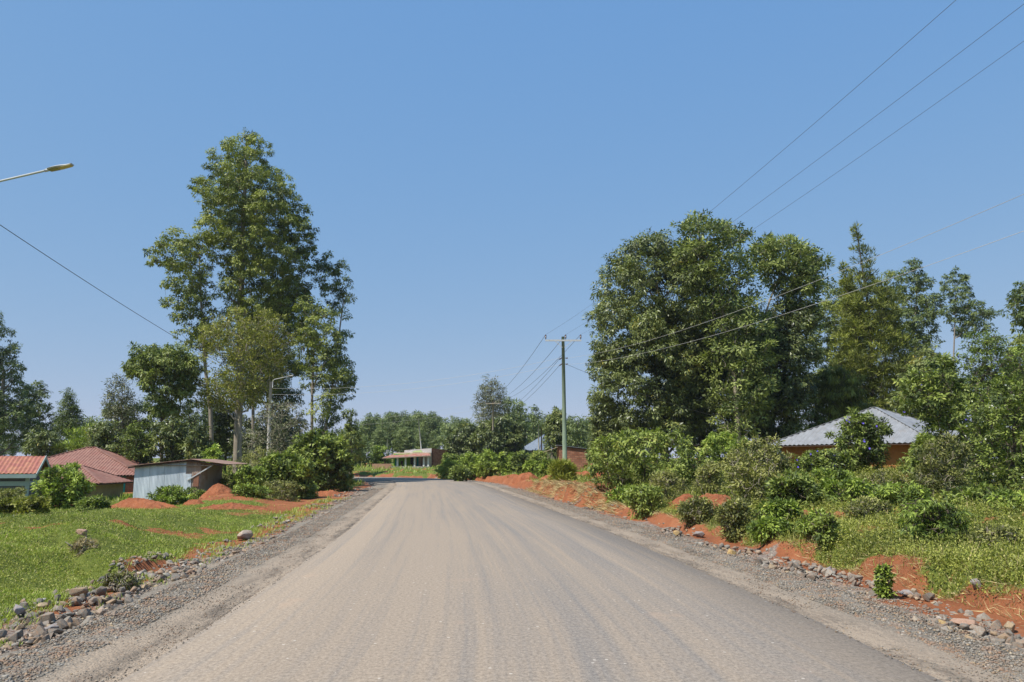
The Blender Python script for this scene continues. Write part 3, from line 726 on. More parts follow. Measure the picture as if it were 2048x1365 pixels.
def banana(name, label, base, h, seed, n=9, group=None):
    r = rng(seed); root = empty(name, base); tag(root, label, 'banana plant', group)
    MB().tube(np.array([[0, 0, -.1], [.03, 0, h*.3], [.02, .02, h*.55]]), np.array([.13, .10, .07]), 8).build('trunk', M['bark_tan'], root, True)
    V = []; Fq = []; T_ = []
    for k in range(n):
        az = k*2.4+r.uniform(-.3, .3); L = h*r.uniform(.5, .7); el = r.uniform(.7, 1.35); m = 14
        t = np.linspace(0, 1, m); rad = L*t*np.cos(el)+L*.25*t*t; zz = h*.5+L*t*np.sin(el)-L*.45*t**2.2
        cx = np.cos(az)*rad; cy = np.sin(az)*rad; wd = .26*np.sin(np.pi*np.clip(t*.93+.04, 0, 1))**.6*h/3
        sx, sy = -np.sin(az), np.cos(az); b = len(V)*1
        rows = []
        for j in range(m):
            dz = -.25*wd[j]
            rows.append([(cx[j]-sx*wd[j], cy[j]-sy*wd[j], zz[j]+dz), (cx[j], cy[j], zz[j]), (cx[j]+sx*wd[j], cy[j]+sy*wd[j], zz[j]+dz)])
        base_i = len(V)
        for q in rows: V += q
        for j in range(m-1):
            for c in (0, 1):
                if r.random() < .12: continue
                i = base_i+j*3+c; Fq.append((i, i+1, i+4, i+3)); T_.append(.5+r.normal(0, .15))
    link('leaves', mesh_np('leaves', np.array(V), np.array(Fq), {'tint': ('FACE', np.clip(T_, 0, 1))}), M['banana'], root)
    return root
b = at(8, 925, 45); banana('banana_plant', 'banana plant behind the red gable roof at the left edge', (b[0], 45, -1.0), 4.0, 3)
b = at(40, 925, 47); banana('banana_plant', 'lower banana plant with drooping leaves right of the taller one', (b[0], 47, -1.0), 3.2, 4)

# --- right: mango and flame trees
px_tree('mango_tree', 'huge dark mango tree with rounded left crown right of the green power pole', 'tree', 63, 1330,
        [(468, 1290, 1345), (490, 1235, 1400), (520, 1200, 1440), (570, 1188, 1450), (630, 1182, 1450), (690, 1172, 1450), (740, 1172, 1450), (790, 1178, 1440), (840, 1185, 1430), (880, 1200, 1400)],
        'mango', 51, 30, holes=[(1385, 880, 8), (1225, 870, 10)], lean=[(1328, 880), (1318, 800), (1310, 700), (1320, 600)], r0=.38, layers=1.5, sides=8, rt=.35, tint=.02)
px_tree('mango_tree', 'dark drooping mango tree on the right side of the big tree group', 'tree', 62, 1530,
        [(600, 1540, 1620), (650, 1520, 1636), (700, 1500, 1640), (760, 1490, 1636), (810, 1490, 1628), (850, 1500, 1615), (885, 1510, 1590)],
        'mango', 52, 26, r0=.3, layers=1.7, tint=-.05)
px_tree('pinnate_tree', 'tall tree with layered feathery leaves rising from the centre of the big tree group', 'tree', 59, 1475,
        [(434, 1350, 1420), (450, 1345, 1465), (470, 1345, 1495), (500, 1340, 1500), (550, 1360, 1510), (600, 1385, 1520), (650, 1400, 1540), (700, 1410, 1560), (760, 1420, 1560), (820, 1430, 1540), (860, 1440, 1520)],
        'pinnate', 53, 24, holes=[(1450, 440, 8)], lean=[(1475, 850), (1470, 760), (1450, 650), (1430, 540), (1400, 480)], r0=.24, layers=1.9, rt=.3)
px_tree('pinnate_tree', 'tree with pale forked branches spreading right at the top of the big tree group', 'tree', 61.5, 1480,
        [(476, 1505, 1560), (492, 1498, 1610), (515, 1500, 1645), (540, 1510, 1656), (570, 1530, 1650), (600, 1555, 1640), (630, 1570, 1640), (660, 1580, 1635)],
        'pinnate', 54, 19, holes=[(1535, 600, 16), (1560, 555, 6)], lean=[(1478, 880), (1485, 780), (1515, 680), (1540, 600), (1562, 545), (1585, 510)], r0=.14, layers=2.4, rt=.35, tint=.05, gap=.8)
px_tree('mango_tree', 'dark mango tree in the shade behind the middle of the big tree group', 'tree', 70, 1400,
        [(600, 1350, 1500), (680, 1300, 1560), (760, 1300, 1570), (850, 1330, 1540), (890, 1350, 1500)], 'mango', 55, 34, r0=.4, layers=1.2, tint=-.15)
px_tree('broadleaf_tree', 'small leafy tree under the left edge of the big mango tree', 'tree', 66, 1215,
        [(790, 1185, 1225), (830, 1175, 1250), (880, 1180, 1260), (915, 1180, 1250)], 'mango', 56, 18, r0=.1, layers=1.8, tint=.05)
# casuarina and eucalypts right
px_tree('casuarina_tree', 'tall casuarina with a thin spiky top, right of the big tree group', 'tree', 70, 1742,
        [(452, 1709, 1715), (475, 1708, 1722), (500, 1710, 1740), (530, 1712, 1748), (552, 1700, 1760), (600, 1680, 1795), (650, 1670, 1800), (700, 1665, 1820), (750, 1670, 1840), (800, 1680, 1830), (840, 1690, 1810)],
        'feathery', 57, 17, holes=[(1760, 720, 8), (1700, 690, 7)], lean=[(1745, 800), (1742, 700), (1738, 620), (1728, 560), (1713, 460)], r0=.2, layers=2.4, tint=-.2)
px_tree('casuarina_tree', 'slim side spire of casuarina leaning left of the tall one', 'tree', 71, 1712,
        [(532, 1684, 1690), (560, 1686, 1702), (600, 1690, 1720), (650, 1700, 1730)], 'feathery', 58, 8, r0=.08, lean=[(1715, 800), (1712, 680), (1700, 600), (1687, 540)], layers=2.4, tint=-.1)
px_tree('weeping_tree', 'weeping yellow-green tree with hanging foliage behind the silver roof', 'tree', 66, 1660,
        [(735, 1640, 1690), (755, 1615, 1720), (790, 1608, 1730), (830, 1612, 1725), (870, 1620, 1700)], 'willow', 59, 15, r0=.12, layers=2.3, tint=-.15)
G2 = 'eucalyptus trees behind the silver-roofed house'
px_tree(T, 'open eucalyptus right of the big tree group, left of the casuarina', 'tree', 96, 1668,
        [(565, 1650, 1700), (600, 1638, 1730), (650, 1622, 1735), (700, 1618, 1735), (750, 1615, 1740), (800, 1615, 1740)], 'euc', 60, 19, r0=.2, group=G2, holes=[(1640, 735, 8)], ls=1.15, gap=.95)
px_tree(T, 'eucalyptus with pointed top directly right of the casuarina', 'tree', 94, 1838,
        [(515, 1815, 1832), (540, 1802, 1850), (580, 1800, 1870), (620, 1802, 1885), (660, 1800, 1885), (700, 1810, 1870), (740, 1800, 1880)], 'euc_dark', 61, 19, r0=.2, group=G2, ls=1.15, tint=.08)
px_tree(T, 'eucalyptus hidden behind the casuarina, rounded top showing', 'tree', 98, 1775,
        [(543, 1762, 1785), (565, 1745, 1802), (620, 1740, 1810), (690, 1740, 1810)], 'euc', 62, 19, r0=.2, group=G2, ls=1.15)
px_tree(T, 'slender free-standing eucalyptus with bare lower trunk at right', 'tree', 90, 1907,
        [(538, 1895, 1928), (565, 1884, 1942), (600, 1886, 1955), (625, 1892, 1980), (650, 1900, 1985), (670, 1910, 1970)], 'euc_dark', 63, 17, r0=.15, group=G2, ls=1.1, tint=.1, lean=[(1906, 800), (1907, 720), (1910, 640), (1912, 570)], gap=.9)
px_tree(T, 'low eucalyptus behind the tangled bushes at right', 'tree', 92, 1960,
        [(735, 1950, 1975), (760, 1930, 1990), (800, 1925, 1995)], 'euc_dark', 64, 16, r0=.12, group=G2, ls=1.1)
px_tree('broadleaf_tree', 'dark-leaved tree cut off by the right edge, high in the sky', 'tree', 60, 2080,
        [(560, 2045, 2110), (590, 2025, 2130), (625, 2012, 2140), (650, 2030, 2130)], 'euc_dark', 65, 15, r0=.2, ls=1.0, tint=.1)
px_tree('broadleaf_tree', 'grey-green tree at the right edge below the high dark one', 'tree', 75, 2055,
        [(662, 2035, 2075), (690, 2010, 2110), (740, 1990, 2120), (800, 1990, 2120)], 'euc', 66, 20, r0=.2)
px_tree('broadleaf_tree', 'leafy tree filling the gap between casuarina and tangled bushes', 'tree', 60, 1835,
        [(690, 1850, 1880), (730, 1810, 1920), (790, 1790, 1930), (850, 1790, 1930)], 'mango', 67, 22, r0=.15, tint=.1, layers=1.5)
px_tree('broadleaf_tree', 'leafy undergrowth tree behind the grey tin latrine', 'tree', 64, 1590,
        [(845, 1560, 1640), (875, 1540, 1680), (920, 1540, 1680)], 'bush', 68, 20, r0=.1, tint=-.05, layers=1.8)
px_tree('broadleaf_tree', 'leafy undergrowth tree between the big trunks and the silver roof', 'tree', 68, 1690,
        [(800, 1650, 1740), (850, 1640, 1760), (900, 1640, 1760)], 'bush', 69, 22, r0=.1, tint=-.15, layers=1.5)

# --- middle distance, behind the bend
px_tree('sparse_tree', 'tall thin-leaved grey tree behind the far wooden pole, rising over the woods', 'tree', 140, 990,
        [(752, 972, 995), (775, 955, 1010), (800, 945, 1018), (830, 942, 1022), (850, 955, 1015)], 'grey', 71, 14, r0=.25, ls=1.6, holes=[(955, 860, 8)], layers=2.4, gap=.85)
for i, (bx, top, hw, bot, dd, sp_, tn, ls_, lb) in enumerate([
        (1035, 800, 24, 870, 150, 'far', .15, 1.0, 'bright green eucalyptus right of the thin-leaved grey tree'),
        (1015, 795, 16, 840, 146, 'far', .0, 1.0, 'grey-green tree touching the right side of the thin-leaved grey tree'),
        (1070, 812, 16, 880, 160, 'far', .0, 1.0, 'pointed tree between bright green eucalyptus and power pole'),
        (1005, 835, 60, 912, 125, 'mango', .0, 1.7, 'broad dark mango tree with domed crown beside the far wooden pole'),
        (1112, 815, 26, 895, 120, 'mango', .12, 1.6, 'upright dark tree just left of the green power pole'),
        (1155, 832, 30, 900, 118, 'far', .1, .9, 'leafy tree behind the brick shed, right of the power pole'),
        (930, 850, 36, 915, 128, 'mango', -.02, 1.7, 'dark tree right of the thin leaning pole'),
        (900, 845, 30, 905, 150, 'far', .05, 1.0, 'mid green tree rising behind the brick end of the shop'),
        (760, 893, 22, 935, 135, 'bushlight', -.1, 2.2, 'bright leafy tree left of the shop over the low brick wall'),
        (722, 870, 26, 938, 132, 'far', .05, .9, 'leafy tree at the left end of the low brick wall'),
        (690, 860, 30, 940, 128, 'far', -.1, .9, 'dark leafy tree where the road leaves to the left'),
        (1210, 845, 34, 905, 100, 'mango', .0, 1.4, 'dark tree between brick shed and big mango tree')]):
    px_tree('broadleaf_tree', lb, 'tree', dd, bx, [(top, bx-hw*.3, bx+hw*.3), (top*.7+bot*.3, bx-hw*.85, bx+hw*.85), (top*.35+bot*.65, bx-hw, bx+hw), (bot, bx-hw*.75, bx+hw*.75)], sp_, 80+i, 14, r0=.15, tint=tn, ls=ls_, layers=1.8, twig=False, sides=5)

# --- far woods: copies of a few prototypes, every tree its own object
protos = []
for k in range(6):
    r = rng(200+k); H = 15.; hw = [2.6, 3.4, 2.2, 3.8, 3.0, 2.8][k]; lo = [.30, .25, .4, .2, .35, .25][k]*H
    prof = [(H, -.5, .5), (H*.92, -hw*.55, hw*.55), (H*.75, -hw*.9, hw*.9), (H*.55, -hw, hw), ((H*.55+lo)/2, -hw*.8, hw*.8), (lo, -hw*.4, hw*.4)]
    clp = fill_profile(prof, 1.25, 210+k, layers=2.2)
    root = plant('far_tree', 'x', 'tree', (0, 0, 0), clp, np.array([[0, 0, -.5], [.1, .1, H*.4], [0, -.1, H*.7], [.1, 0, H*.92]]), .2, SPEC['far'], 220+k, sides=5, twig=False)
    protos.append(root)
_used = set()
def put_proto(k, x, y, z, sc, rz, name, label, group):
    src = protos[k]
    if k not in _used: _used.add(k); r_ = src
    else:
        r_ = src.copy(); C.objects.link(r_)
        for ch in src.children:
            c_ = ch.copy(); C.objects.link(c_); c_.parent = r_
    r_.name = name
    r_.location = (x, y, z); r_.scale = (sc[0], sc[0], sc[1]); r_.rotation_euler = (0, 0, rz); tag(r_, label, 'tree', group)
r = rng(7)
def woods(n, x0, x1, topf, D0, D1, label, group, name='woodland_tree'):
    for i in range(n):
        px = x0+(x1-x0)*(i+r.uniform(.1, .9))/n; D = r.uniform(D0, D1); p_ = at(px, topf(px)+r.uniform(-3, 9), D)
        z = hz(p_[0], D)-.2; hgt = max(5., p_[2]-z)
        put_proto(int(r.integers(6)), p_[0], D, z, (hgt/15*r.uniform(.9, 1.3), hgt/15), r.uniform(0, 6.28), name, label, group)
top = lambda x: np.interp(x, [640, 700, 730, 820, 900, 940, 1040, 1100, 1180, 1260], [850, 848, 832, 823, 832, 838, 830, 822, 832, 850])
woods(26, 690, 960, top, 175, 235, 'eucalyptus in the far wood behind the shop and its low brick wall', 'trees of the far wood behind the shop')
woods(16, 960, 1260, top, 170, 230, 'eucalyptus in the far wood between the thin-leaved grey tree and the big mango', 'trees of the far wood right of the shop')
woods(20, 690, 1260, lambda x: top(x)+28, 150, 172, 'lower tree at the front edge of the far wood beyond the bend', 'front trees of the far wood')
woods(16, -120, 330, lambda x: 868, 120, 160, 'tree in the line of woods beyond the red-roofed houses', 'trees beyond the red-roofed houses')
woods(14, 330, 690, lambda x: 862, 120, 150, 'tree in the shaded wood seen between the tall eucalyptus trunks', 'trees beyond the eucalyptus stand')
woods(18, 1250, 2150, lambda x: 848, 95, 130, 'tree in the wood line behind the big tree group and silver-roofed house', 'trees behind the silver-roofed house')
for q_ in range(6):
    if q_ not in _used: raise RuntimeError('unused proto')

# ==================================================================== BUSHES
def flowers(mname, count, size, zmin=.2):
    def f(root, clp):
        r_ = rng(len(clp)); P = []; 
        for _ in range(count):
            c = clp[r_.integers(len(clp))]; d = unit(r_.normal(size=3)+np.array([0, -.8, .5])); P.append(c[:3]+d*c[3]*1.05)
        P = np.array(P); mb_V = []; mb_F = []
        for p_ in P:
            nrm = unit(np.array([r_.normal(0, .4), -1, r_.uniform(.0, .8)])); a = unit(np.cross(nrm, [0, 0, 1])); b_ = np.cross(nrm, a); i0 = len(mb_V)
            mb_V.append(p_); m_ = 8
            for j in range(m_):
                t = j*2*math.pi/m_; s__ = size*r_.uniform(.8, 1.1); mb_V.append(p_+(a*math.cos(t)+b_*math.sin(t))*s__+nrm*size*.35)
            mb_F += [(i0, i0+1+j, i0+1+(j+1) % m_) for j in range(m_)]
        link('blossoms', mesh_np('blossoms', np.array(mb_V), np.array(mb_F)), M[mname], root)
    return f
def bush(label, D, prof, species, seed, Rpx, basepx=None, name='bush', cat='bush', z0=None, **kw):
    bx = basepx or (prof[-1][1]+prof[-1][2])/2
    kw.setdefault('layers', 2.6); kw.setdefault('gap', .7); kw.setdefault('r0', .045)
    return px_tree(name, label, cat, D, bx, prof, species, seed, Rpx, parts=('stems', 'foliage'), z0=z0, shoots=True, **kw)
def blob(bx, top, hw, bot): return [(top, bx-hw*.35, bx+hw*.35), (top*.7+bot*.3, bx-hw*.85, bx+hw*.85), (top*.3+bot*.7, bx-hw, bx+hw), (bot, bx-hw*.85, bx+hw*.85)]
# left
bush('light green bush between the red gable house and the khaki hut', 37, [(937, 118, 150), (950, 95, 165), (975, 75, 172), (1000, 85, 165), (1025, 100, 150)], 'bushlight', 301, 13, 128)
bush('yellow-green garden bush in front of the grey porch', 33, [(1000, 52, 80), (1012, 38, 92), (1030, 35, 98), (1050, 45, 95)], 'yellow', 302, 9, 65, spec=dict(dens=5, lt=22, L=.12, W=.06, tr=.2, flat=.9), r0=.03)
bush('low yellow-green bush at the left edge under the porch', 33.5, [(1002, 0, 25), (1015, -12, 36), (1035, -15, 40), (1050, -10, 35)], 'yellow', 303, 9, 10, spec=dict(dens=5, lt=22, L=.12, W=.06, tr=.2, flat=.9), tint=-.1, r0=.03)
bush('tall weedy shrub against the grey porch wall', 36, [(985, 5, 40), (1005, -10, 50), (1040, -15, 60)], 'bushgrey', 304, 9, 15, r0=.02)
bush('dark weeds at the left edge below the yellow bushes', 29, [(1040, -20, 60), (1060, -30, 105), (1085, -30, 110)], 'bush', 305, 11, 40, tint=-.1, r0=.02, ls=.8)
bush('low weeds right of the light green bush', 34, [(1000, 170, 195), (1015, 160, 205), (1030, 165, 200)], 'bush', 306, 7, 183, r0=.02, ls=.7)
bush('clump of weeds growing against the tin shed', 40, [(978, 335, 365), (992, 315, 380), (1008, 305, 385), (1022, 318, 372)], 'bushlight', 307, 9, 348, r0=.02, ls=.8, tint=-.08)
bush('small leafy plant at the right corner of the tin shed', 42, [(988, 392, 405), (1003, 386, 412), (1015, 390, 410)], 'bush', 308, 6, 398, r0=.02, ls=.7)
bush('grey-green shrub beside the red soil heap, left of the big-leaved bush', 47, blob(478, 950, 30, 1012), 'bushgrey', 309, 12)
bush('bright shrub with long leaves at the front left of the roadside thicket', 44, blob(500, 935, 26, 1015), 'bushlight', 310, 11, tint=-.08)
bush('large-leaved green bush leading the roadside thicket on the left', 46, blob(575, 915, 52, 1015), 'bush', 311, 15, spec=dict(L=.26, W=.14))
bush('tallest large-leaved bush of the left roadside thicket, under the eucalyptus', 55, [(872, 620, 660), (890, 590, 685), (920, 575, 695), (955, 600, 698), (985, 610, 695), (1000, 620, 680)], 'bush', 312, 14, spec=dict(L=.28, W=.15), tint=.03)
bush('dusty bush filling the middle of the roadside thicket', 52, blob(520, 905, 45, 975), 'bushgrey', 313, 14)
bush('last bush of the left thicket overhanging the bend', 62, blob(668, 905, 30, 985), 'bush', 314, 12, tint=-.12, spec=dict(L=.25, W=.13))
bush('low grassy bush at the foot of the left thicket', 40, blob(500, 975, 30, 1030), 'bushlight', 315, 8, tint=-.1, ls=.8, r0=.02)
bush('low shrub on the red soil bank below the left thicket', 42, blob(560, 965, 36, 1022), 'bushgrey', 316, 9, ls=.9, r0=.02)
bush('small shrub on the red bank close to the bend', 48, blob(610, 965, 22, 1008), 'bushlight', 317, 7, tint=-.1, ls=.8, r0=.02)
bush('rounded yellow-green shrub behind the awning of the tin shed', 52, blob(425, 898, 18, 945), 'bushlight', 318, 9, tint=.12)
bush('low shrub behind the shed where dark undergrowth begins', 50, blob(432, 950, 24, 985), 'bushgrey', 319, 9)
# middle roadside hedge, right of the shop
for i, (bx, tp, hw, bt, D, sp_, tn, lb) in enumerate([
        (908, 912, 30, 955, 92, 'bush', .0, 'grey-green bush covering the right end of the shop'),
        (902, 924, 22, 955, 86, 'bushlight', .05, 'yellow-green bush in front of the one hiding the shop'),
        (942, 912, 24, 950, 88, 'bushlight', .0, 'first rounded hedge bush right of the shop'),
        (978, 908, 24, 948, 86, 'bushlight', .05, 'rounded hedge bush at the foot of the far wooden pole'),
        (1010, 911, 24, 945, 85, 'bushlight', -.05, 'hedge bush right of the far wooden pole'),
        (1050, 910, 28, 942, 84, 'bush', -.05, 'dark hedge bush under the domed mango tree'),
        (1080, 908, 20, 940, 80, 'bush', .05, 'hedge bush left of the brick shed'),
        (1065, 928, 14, 945, 72, 'bushlight', .0, 'low green bush beside the soil heap near the brick shed'),
        (920, 935, 16, 962, 78, 'bush', .0, 'low dark bush close to the bend verge'),
        (1098, 925, 14, 950, 62, 'bushlight', .05, 'shrub at the left side of the green power pole')]):
    bush(lb, D, blob(bx, tp, hw, bt), sp_, 330+i, 11, ls=1.5, tint=tn, group='hedge bushes right of the shop', twig=False)
bush('feathery yellow-green shrub at the foot of the green power pole', 50, [(930, 1118, 1132), (942, 1108, 1142), (960, 1106, 1144), (972, 1110, 1138)], 'feathery', 345, 7, 1125, tint=.15, ls=.8, spec=dict(dens=3.5))
# right bank
bush('large glossy bush with yellowish young leaves below the big mango tree', 36, [(868, 1255, 1340), (885, 1200, 1385), (910, 1175, 1400), (940, 1172, 1400), (965, 1200, 1385), (985, 1230, 1350)], 'bush', 346, 20, 1290, tint=.13, spec=dict(L=.19, W=.08, droop=.45), r0=.06)
bush('bright bush behind the glossy one, under the mango trunks', 45, blob(1440, 870, 34, 935), 'bushlight', 347, 14, tint=.0)
bush('leafy bush between the mango trunks and the tin latrine', 43, blob(1490, 885, 34, 940), 'bushlight', 348, 13, tint=-.05)
bush('dusty low bush in front of the glossy one', 30, blob(1330, 950, 36, 1005), 'bushgrey', 349, 14, ls=.8, tint=.1)
bush('low bush at the lip of the right bank below the glossy bush', 28, blob(1290, 978, 30, 1012), 'bush', 350, 12, ls=.7, tint=.1)
bush('tall twiggy olive shrub in front of the tin latrine', 27.5, [(885, 1495, 1530), (905, 1468, 1560), (935, 1455, 1580), (970, 1455, 1585), (1000, 1465, 1575), (1025, 1480, 1560)], 'bushgrey', 351, 17, 1520, tint=.05, dens=.9)
bush('leafy bush right of the red soil slope', 31, blob(1420, 932, 28, 980), 'bushgrey', 352, 13, tint=.12, ls=.9)
bush('low dark bush hanging over the stones on the right', 23, blob(1395, 1002, 34, 1040), 'bushgrey', 353, 10, ls=.7, tint=-.05)
bush('morning glory shrub with purple flowers in front of the silver-roofed house', 37, [(830, 1705, 1735), (850, 1690, 1755), (880, 1680, 1768), (905, 1672, 1770), (930, 1660, 1770), (945, 1660, 1765)], 'bush', 354, 13, 1722, tint=-.12, extra=flowers('flower', 34, .055), ls=.8)
bush('low morning glory tangle left of the purple-flowered shrub', 36, [(905, 1640, 1670), (918, 1620, 1685), (935, 1600, 1690), (950, 1600, 1680)], 'bush', 355, 12, 1640, tint=.0, extra=flowers('flower', 14, .05), ls=.8)
bush('low leafy bush before the orange mud wall', 33, blob(1650, 945, 50, 985), 'bushlight', 356, 14, tint=-.05, ls=.8)
bush('bushy weeds in front of the right end of the orange house', 31, blob(1765, 948, 45, 990), 'bushgrey', 357, 14, tint=.12, ls=.9)
bush('tree-like bush with arching branches rising behind the tangled bushes at right', 40, [(668, 1950, 1985), (690, 1935, 2020), (730, 1930, 2060), (770, 1945, 2075), (800, 1960, 2080)], 'bushlight', 358, 16, 1950, name='arching_tree', cat='tree', tint=-.22, ls=.8, lean=[(1950, 860), (1945, 810), (1955, 770), (1985, 730)], r0=.12, rt=.5)
bush('tangled bush hung with vines right of the silver roof', 34, [(738, 1830, 1900), (760, 1805, 1930), (800, 1810, 1940), (850, 1850, 1950), (900, 1840, 1950), (950, 1800, 1950), (985, 1820, 1940)], 'bush', 359, 20, 1880, tint=.02, extra=flowers('flower', 16, .06), ls=.9, r0=.08)
bush('vine-covered bush with white flower heads at the right edge', 29, [(770, 1985, 2080), (790, 1960, 2110), (850, 1940, 2120), (910, 1935, 2120), (970, 1940, 2120), (995, 1960, 2110)], 'bush', 360, 22, 2030, tint=-.02, extra=flowers('white_flower', 120, .035), ls=.75, r0=.08)
bush('dark brownish shrub at the foot of the tangled bushes', 27, blob(1890, 880, 55, 990), 'bushgrey', 361, 17, tint=-.12, ls=.9)
bush('leafy shoots in front of the orange wall under the roof corner', 31, blob(1850, 880, 18, 945), 'bush', 362, 9, tint=.1, ls=.9, dens=.6)
bush('bright bushy plant filling the right edge behind the vine-covered bush', 42, [(800, 2000, 2100), (850, 1990, 2110), (900, 1990, 2110)], 'bushlight', 363, 18, 2050, tint=-.1)
bush('single feathery green bush standing on the grassy right bank', 15.5, [(1008, 1840, 1885), (1028, 1812, 1912), (1065, 1800, 1924), (1105, 1806, 1922), (1135, 1830, 1900)], 'bushlight', 364, 20, 1866, tint=-.15, spec=dict(L=.11, W=.028, droop=.5, dens=17, tr=.16, lt=28), r0=.02)
bush('low leafy clump right of the stones near the tan soil patch', 17, blob(1630, 1030, 26, 1070), 'bushlight', 365, 13, tint=-.1, spec=dict(L=.09, W=.03, dens=12, tr=.14), r0=.012)
bush('small green seedling growing at the foot of the red cut', 11.9, blob(1768, 1136, 11, 1178), 'bushlight', 366, 7, tint=.0, spec=dict(L=.06, W=.03, dens=22, tr=.07, lt=16), r0=.008, name='seedling', cat='plant')
bush('leafy weed clump on the bank left of the single feathery bush', 16, blob(1650, 1035, 20, 1075), 'bush', 367, 10, tint=.05, spec=dict(L=.08, W=.03, dens=14, tr=.12), r0=.012)

bush('dry brushy tuft in the left grass just below the pinkish boulder', 15.6, blob(172, 1082, 22, 1102), 'bushgrey', 396, 9, ls=.4, r0=.008, spec=dict(dens=14, tr=.10, m='dry', L=.16, W=.02), name='dry_tuft', cat='plant')
bush('small leafy weed in the left grass between boulder and houses', 30, blob(190, 1035, 14, 1056), 'bush', 397, 7, ls=.5, r0=.01, name='weed', cat='plant')
bush('low weeds at the rim of the left grass above the near rubble pile', 12.6, blob(245, 1150, 30, 1175), 'bushgrey', 398, 11, ls=.3, r0=.006, spec=dict(dens=20, tr=.08), name='weed', cat='plant')
G5 = 'weedy shrubs scattered over the right bank'
for i, (px_, tp, hw, bt, D, sp_, lb) in enumerate([
        (1470, 1000, 22, 1032, 20, 'bushgrey', 'low olive shrub at the lip, right of the steep soil heap'),
        (1560, 1002, 28, 1036, 20, 'bushlight', 'spreading shrub under the tall twiggy olive shrub'),
        (1590, 950, 34, 1000, 25, 'bush', 'green shrub right of the tall twiggy olive shrub'),
        (1700, 960, 40, 1005, 25, 'bushlight', 'low shrub above the patch of tan and red soil'),
        (1735, 1000, 28, 1034, 21, 'bushgrey', 'dull shrub right of the patch of tan and red soil'),
        (1800, 965, 34, 1010, 24, 'bushlight', 'low yellowish shrub in front of the dark brownish shrub'),
        (1960, 975, 50, 1025, 22, 'bush', 'low shrub at the foot of the vine-covered bush'),
        (2030, 985, 40, 1040, 20, 'bushlight', 'yellow-green shrub at the right edge on the bank'),
        (1990, 1055, 40, 1095, 15, 'bushgrey', 'low weedy shrub right of the single feathery bush'),
        (1540, 1040, 24, 1068, 18, 'bushlight', 'small shrub at the lip above the pale ochre stones'),
        (1255, 975, 26, 1010, 33, 'bushlight', 'low shrub between grassy cut and stones'),
        (1935, 1120, 34, 1150, 12.5, 'bushlight', 'creeping clump in the grass above the grey boulder')]):
    hw *= 1.35; tp += (bt-tp)*.18
    bush(lb, D, blob(px_, tp, hw, bt), sp_, 380+i, hw*.36, group=G5, ls=.30+.02*D, dens=1.0, twig=True, r0=.012, spec=dict(dens=4.5*(30/D)**1.1, tr=.10+.006*D), tint=-.08)

# ==================================================================== BUILDINGS
def corr(name, A, B, Cc, m, parent, pitch=.10, amp=.012, nv=1, D_=None):
    """corrugated sheet: A->B along the waves' run (across), A->Cc down; optional 4th corner D_ (B side)"""
    A, B, Cc = [np.array(q, float) for q in (A, B, Cc)]; Dd = np.array(D_, float) if D_ is not None else Cc+(B-A)
    W_ = max(np.linalg.norm(B-A), np.linalg.norm(Dd-Cc)); n = max(8, int(W_/pitch*4)); nrm = unit(np.cross(B-A, (Cc+Dd)/2-(A+B)/2))
    t = np.linspace(0, 1, n+1); V = []
    off = amp*np.sin(t*W_/pitch*2*np.pi)
    for j in range(nv+1):
        s__ = j/nv; P = (A*(1-s__)+Cc*s__)[None, :]*(1-t[:, None])+(B*(1-s__)+Dd*s__)[None, :]*t[:, None]
        V.append(P+nrm*off[:, None])
    top_ = np.concatenate(V); V = np.concatenate([top_, top_-nrm*.006]); k = n+1; K = len(top_)
    i = (np.arange(nv)[:, None]*k+np.arange(n)[None, :]).ravel()
    Fq = np.concatenate([np.stack([i, i+1, i+k+1, i+k], 1), np.stack([i+K, i+K+k, i+K+k+1, i+K+1], 1)])
    return link(name, mesh_np(name, V, Fq, None, True), m, parent)
def tri_roof(name, apexL, apexR, c1, c2, m, parent, pitch=.16, amp=.032):
    """roof slope: ridge apexL-apexR to eave c1-c2, corrugations running down the slope"""
    aL, aR, c1, c2 = [np.array(q, float) for q in (apexL, apexR, c1, c2)]
    W_ = np.linalg.norm(c2-c1); e = (c2-c1)/W_; n = int(W_/pitch*4)
    nrm = unit(np.cross(e, (aL+aR)/2-(c1+c2)/2)); nrm = nrm*np.sign(nrm[2])
    t = np.linspace(0, 1, n+1); x = t*W_; xa = (aL-c1)@e; xb = (aR-c1)@e
    mid = (aL+aR)/2-(c1+c2)/2; up = mid-(mid@e)*e
    # the waves run straight up the slope; each ends at the hip or the ridge
    f = np.where(x < xa, x/max(xa, 1e-6), np.where(x > xb, (W_-x)/max(W_-xb, 1e-6), 1.0))
    off = (amp*np.sin(x/pitch*2*np.pi))[:, None]*nrm
    lo = c1+x[:, None]*e+off; hi = c1+x[:, None]*e+up*f[:, None]+off
    V = np.concatenate([lo, hi, lo-nrm*.006, hi-nrm*.006]); k = n+1; i = np.arange(n)
    Fq = np.concatenate([np.stack([i, i+1, i+1+k, i+k], 1), np.stack([i+2*k, i+3*k, i+1+3*k, i+1+2*k], 1)])
    return link(name, mesh_np(name, V, Fq, None, True), m, parent)

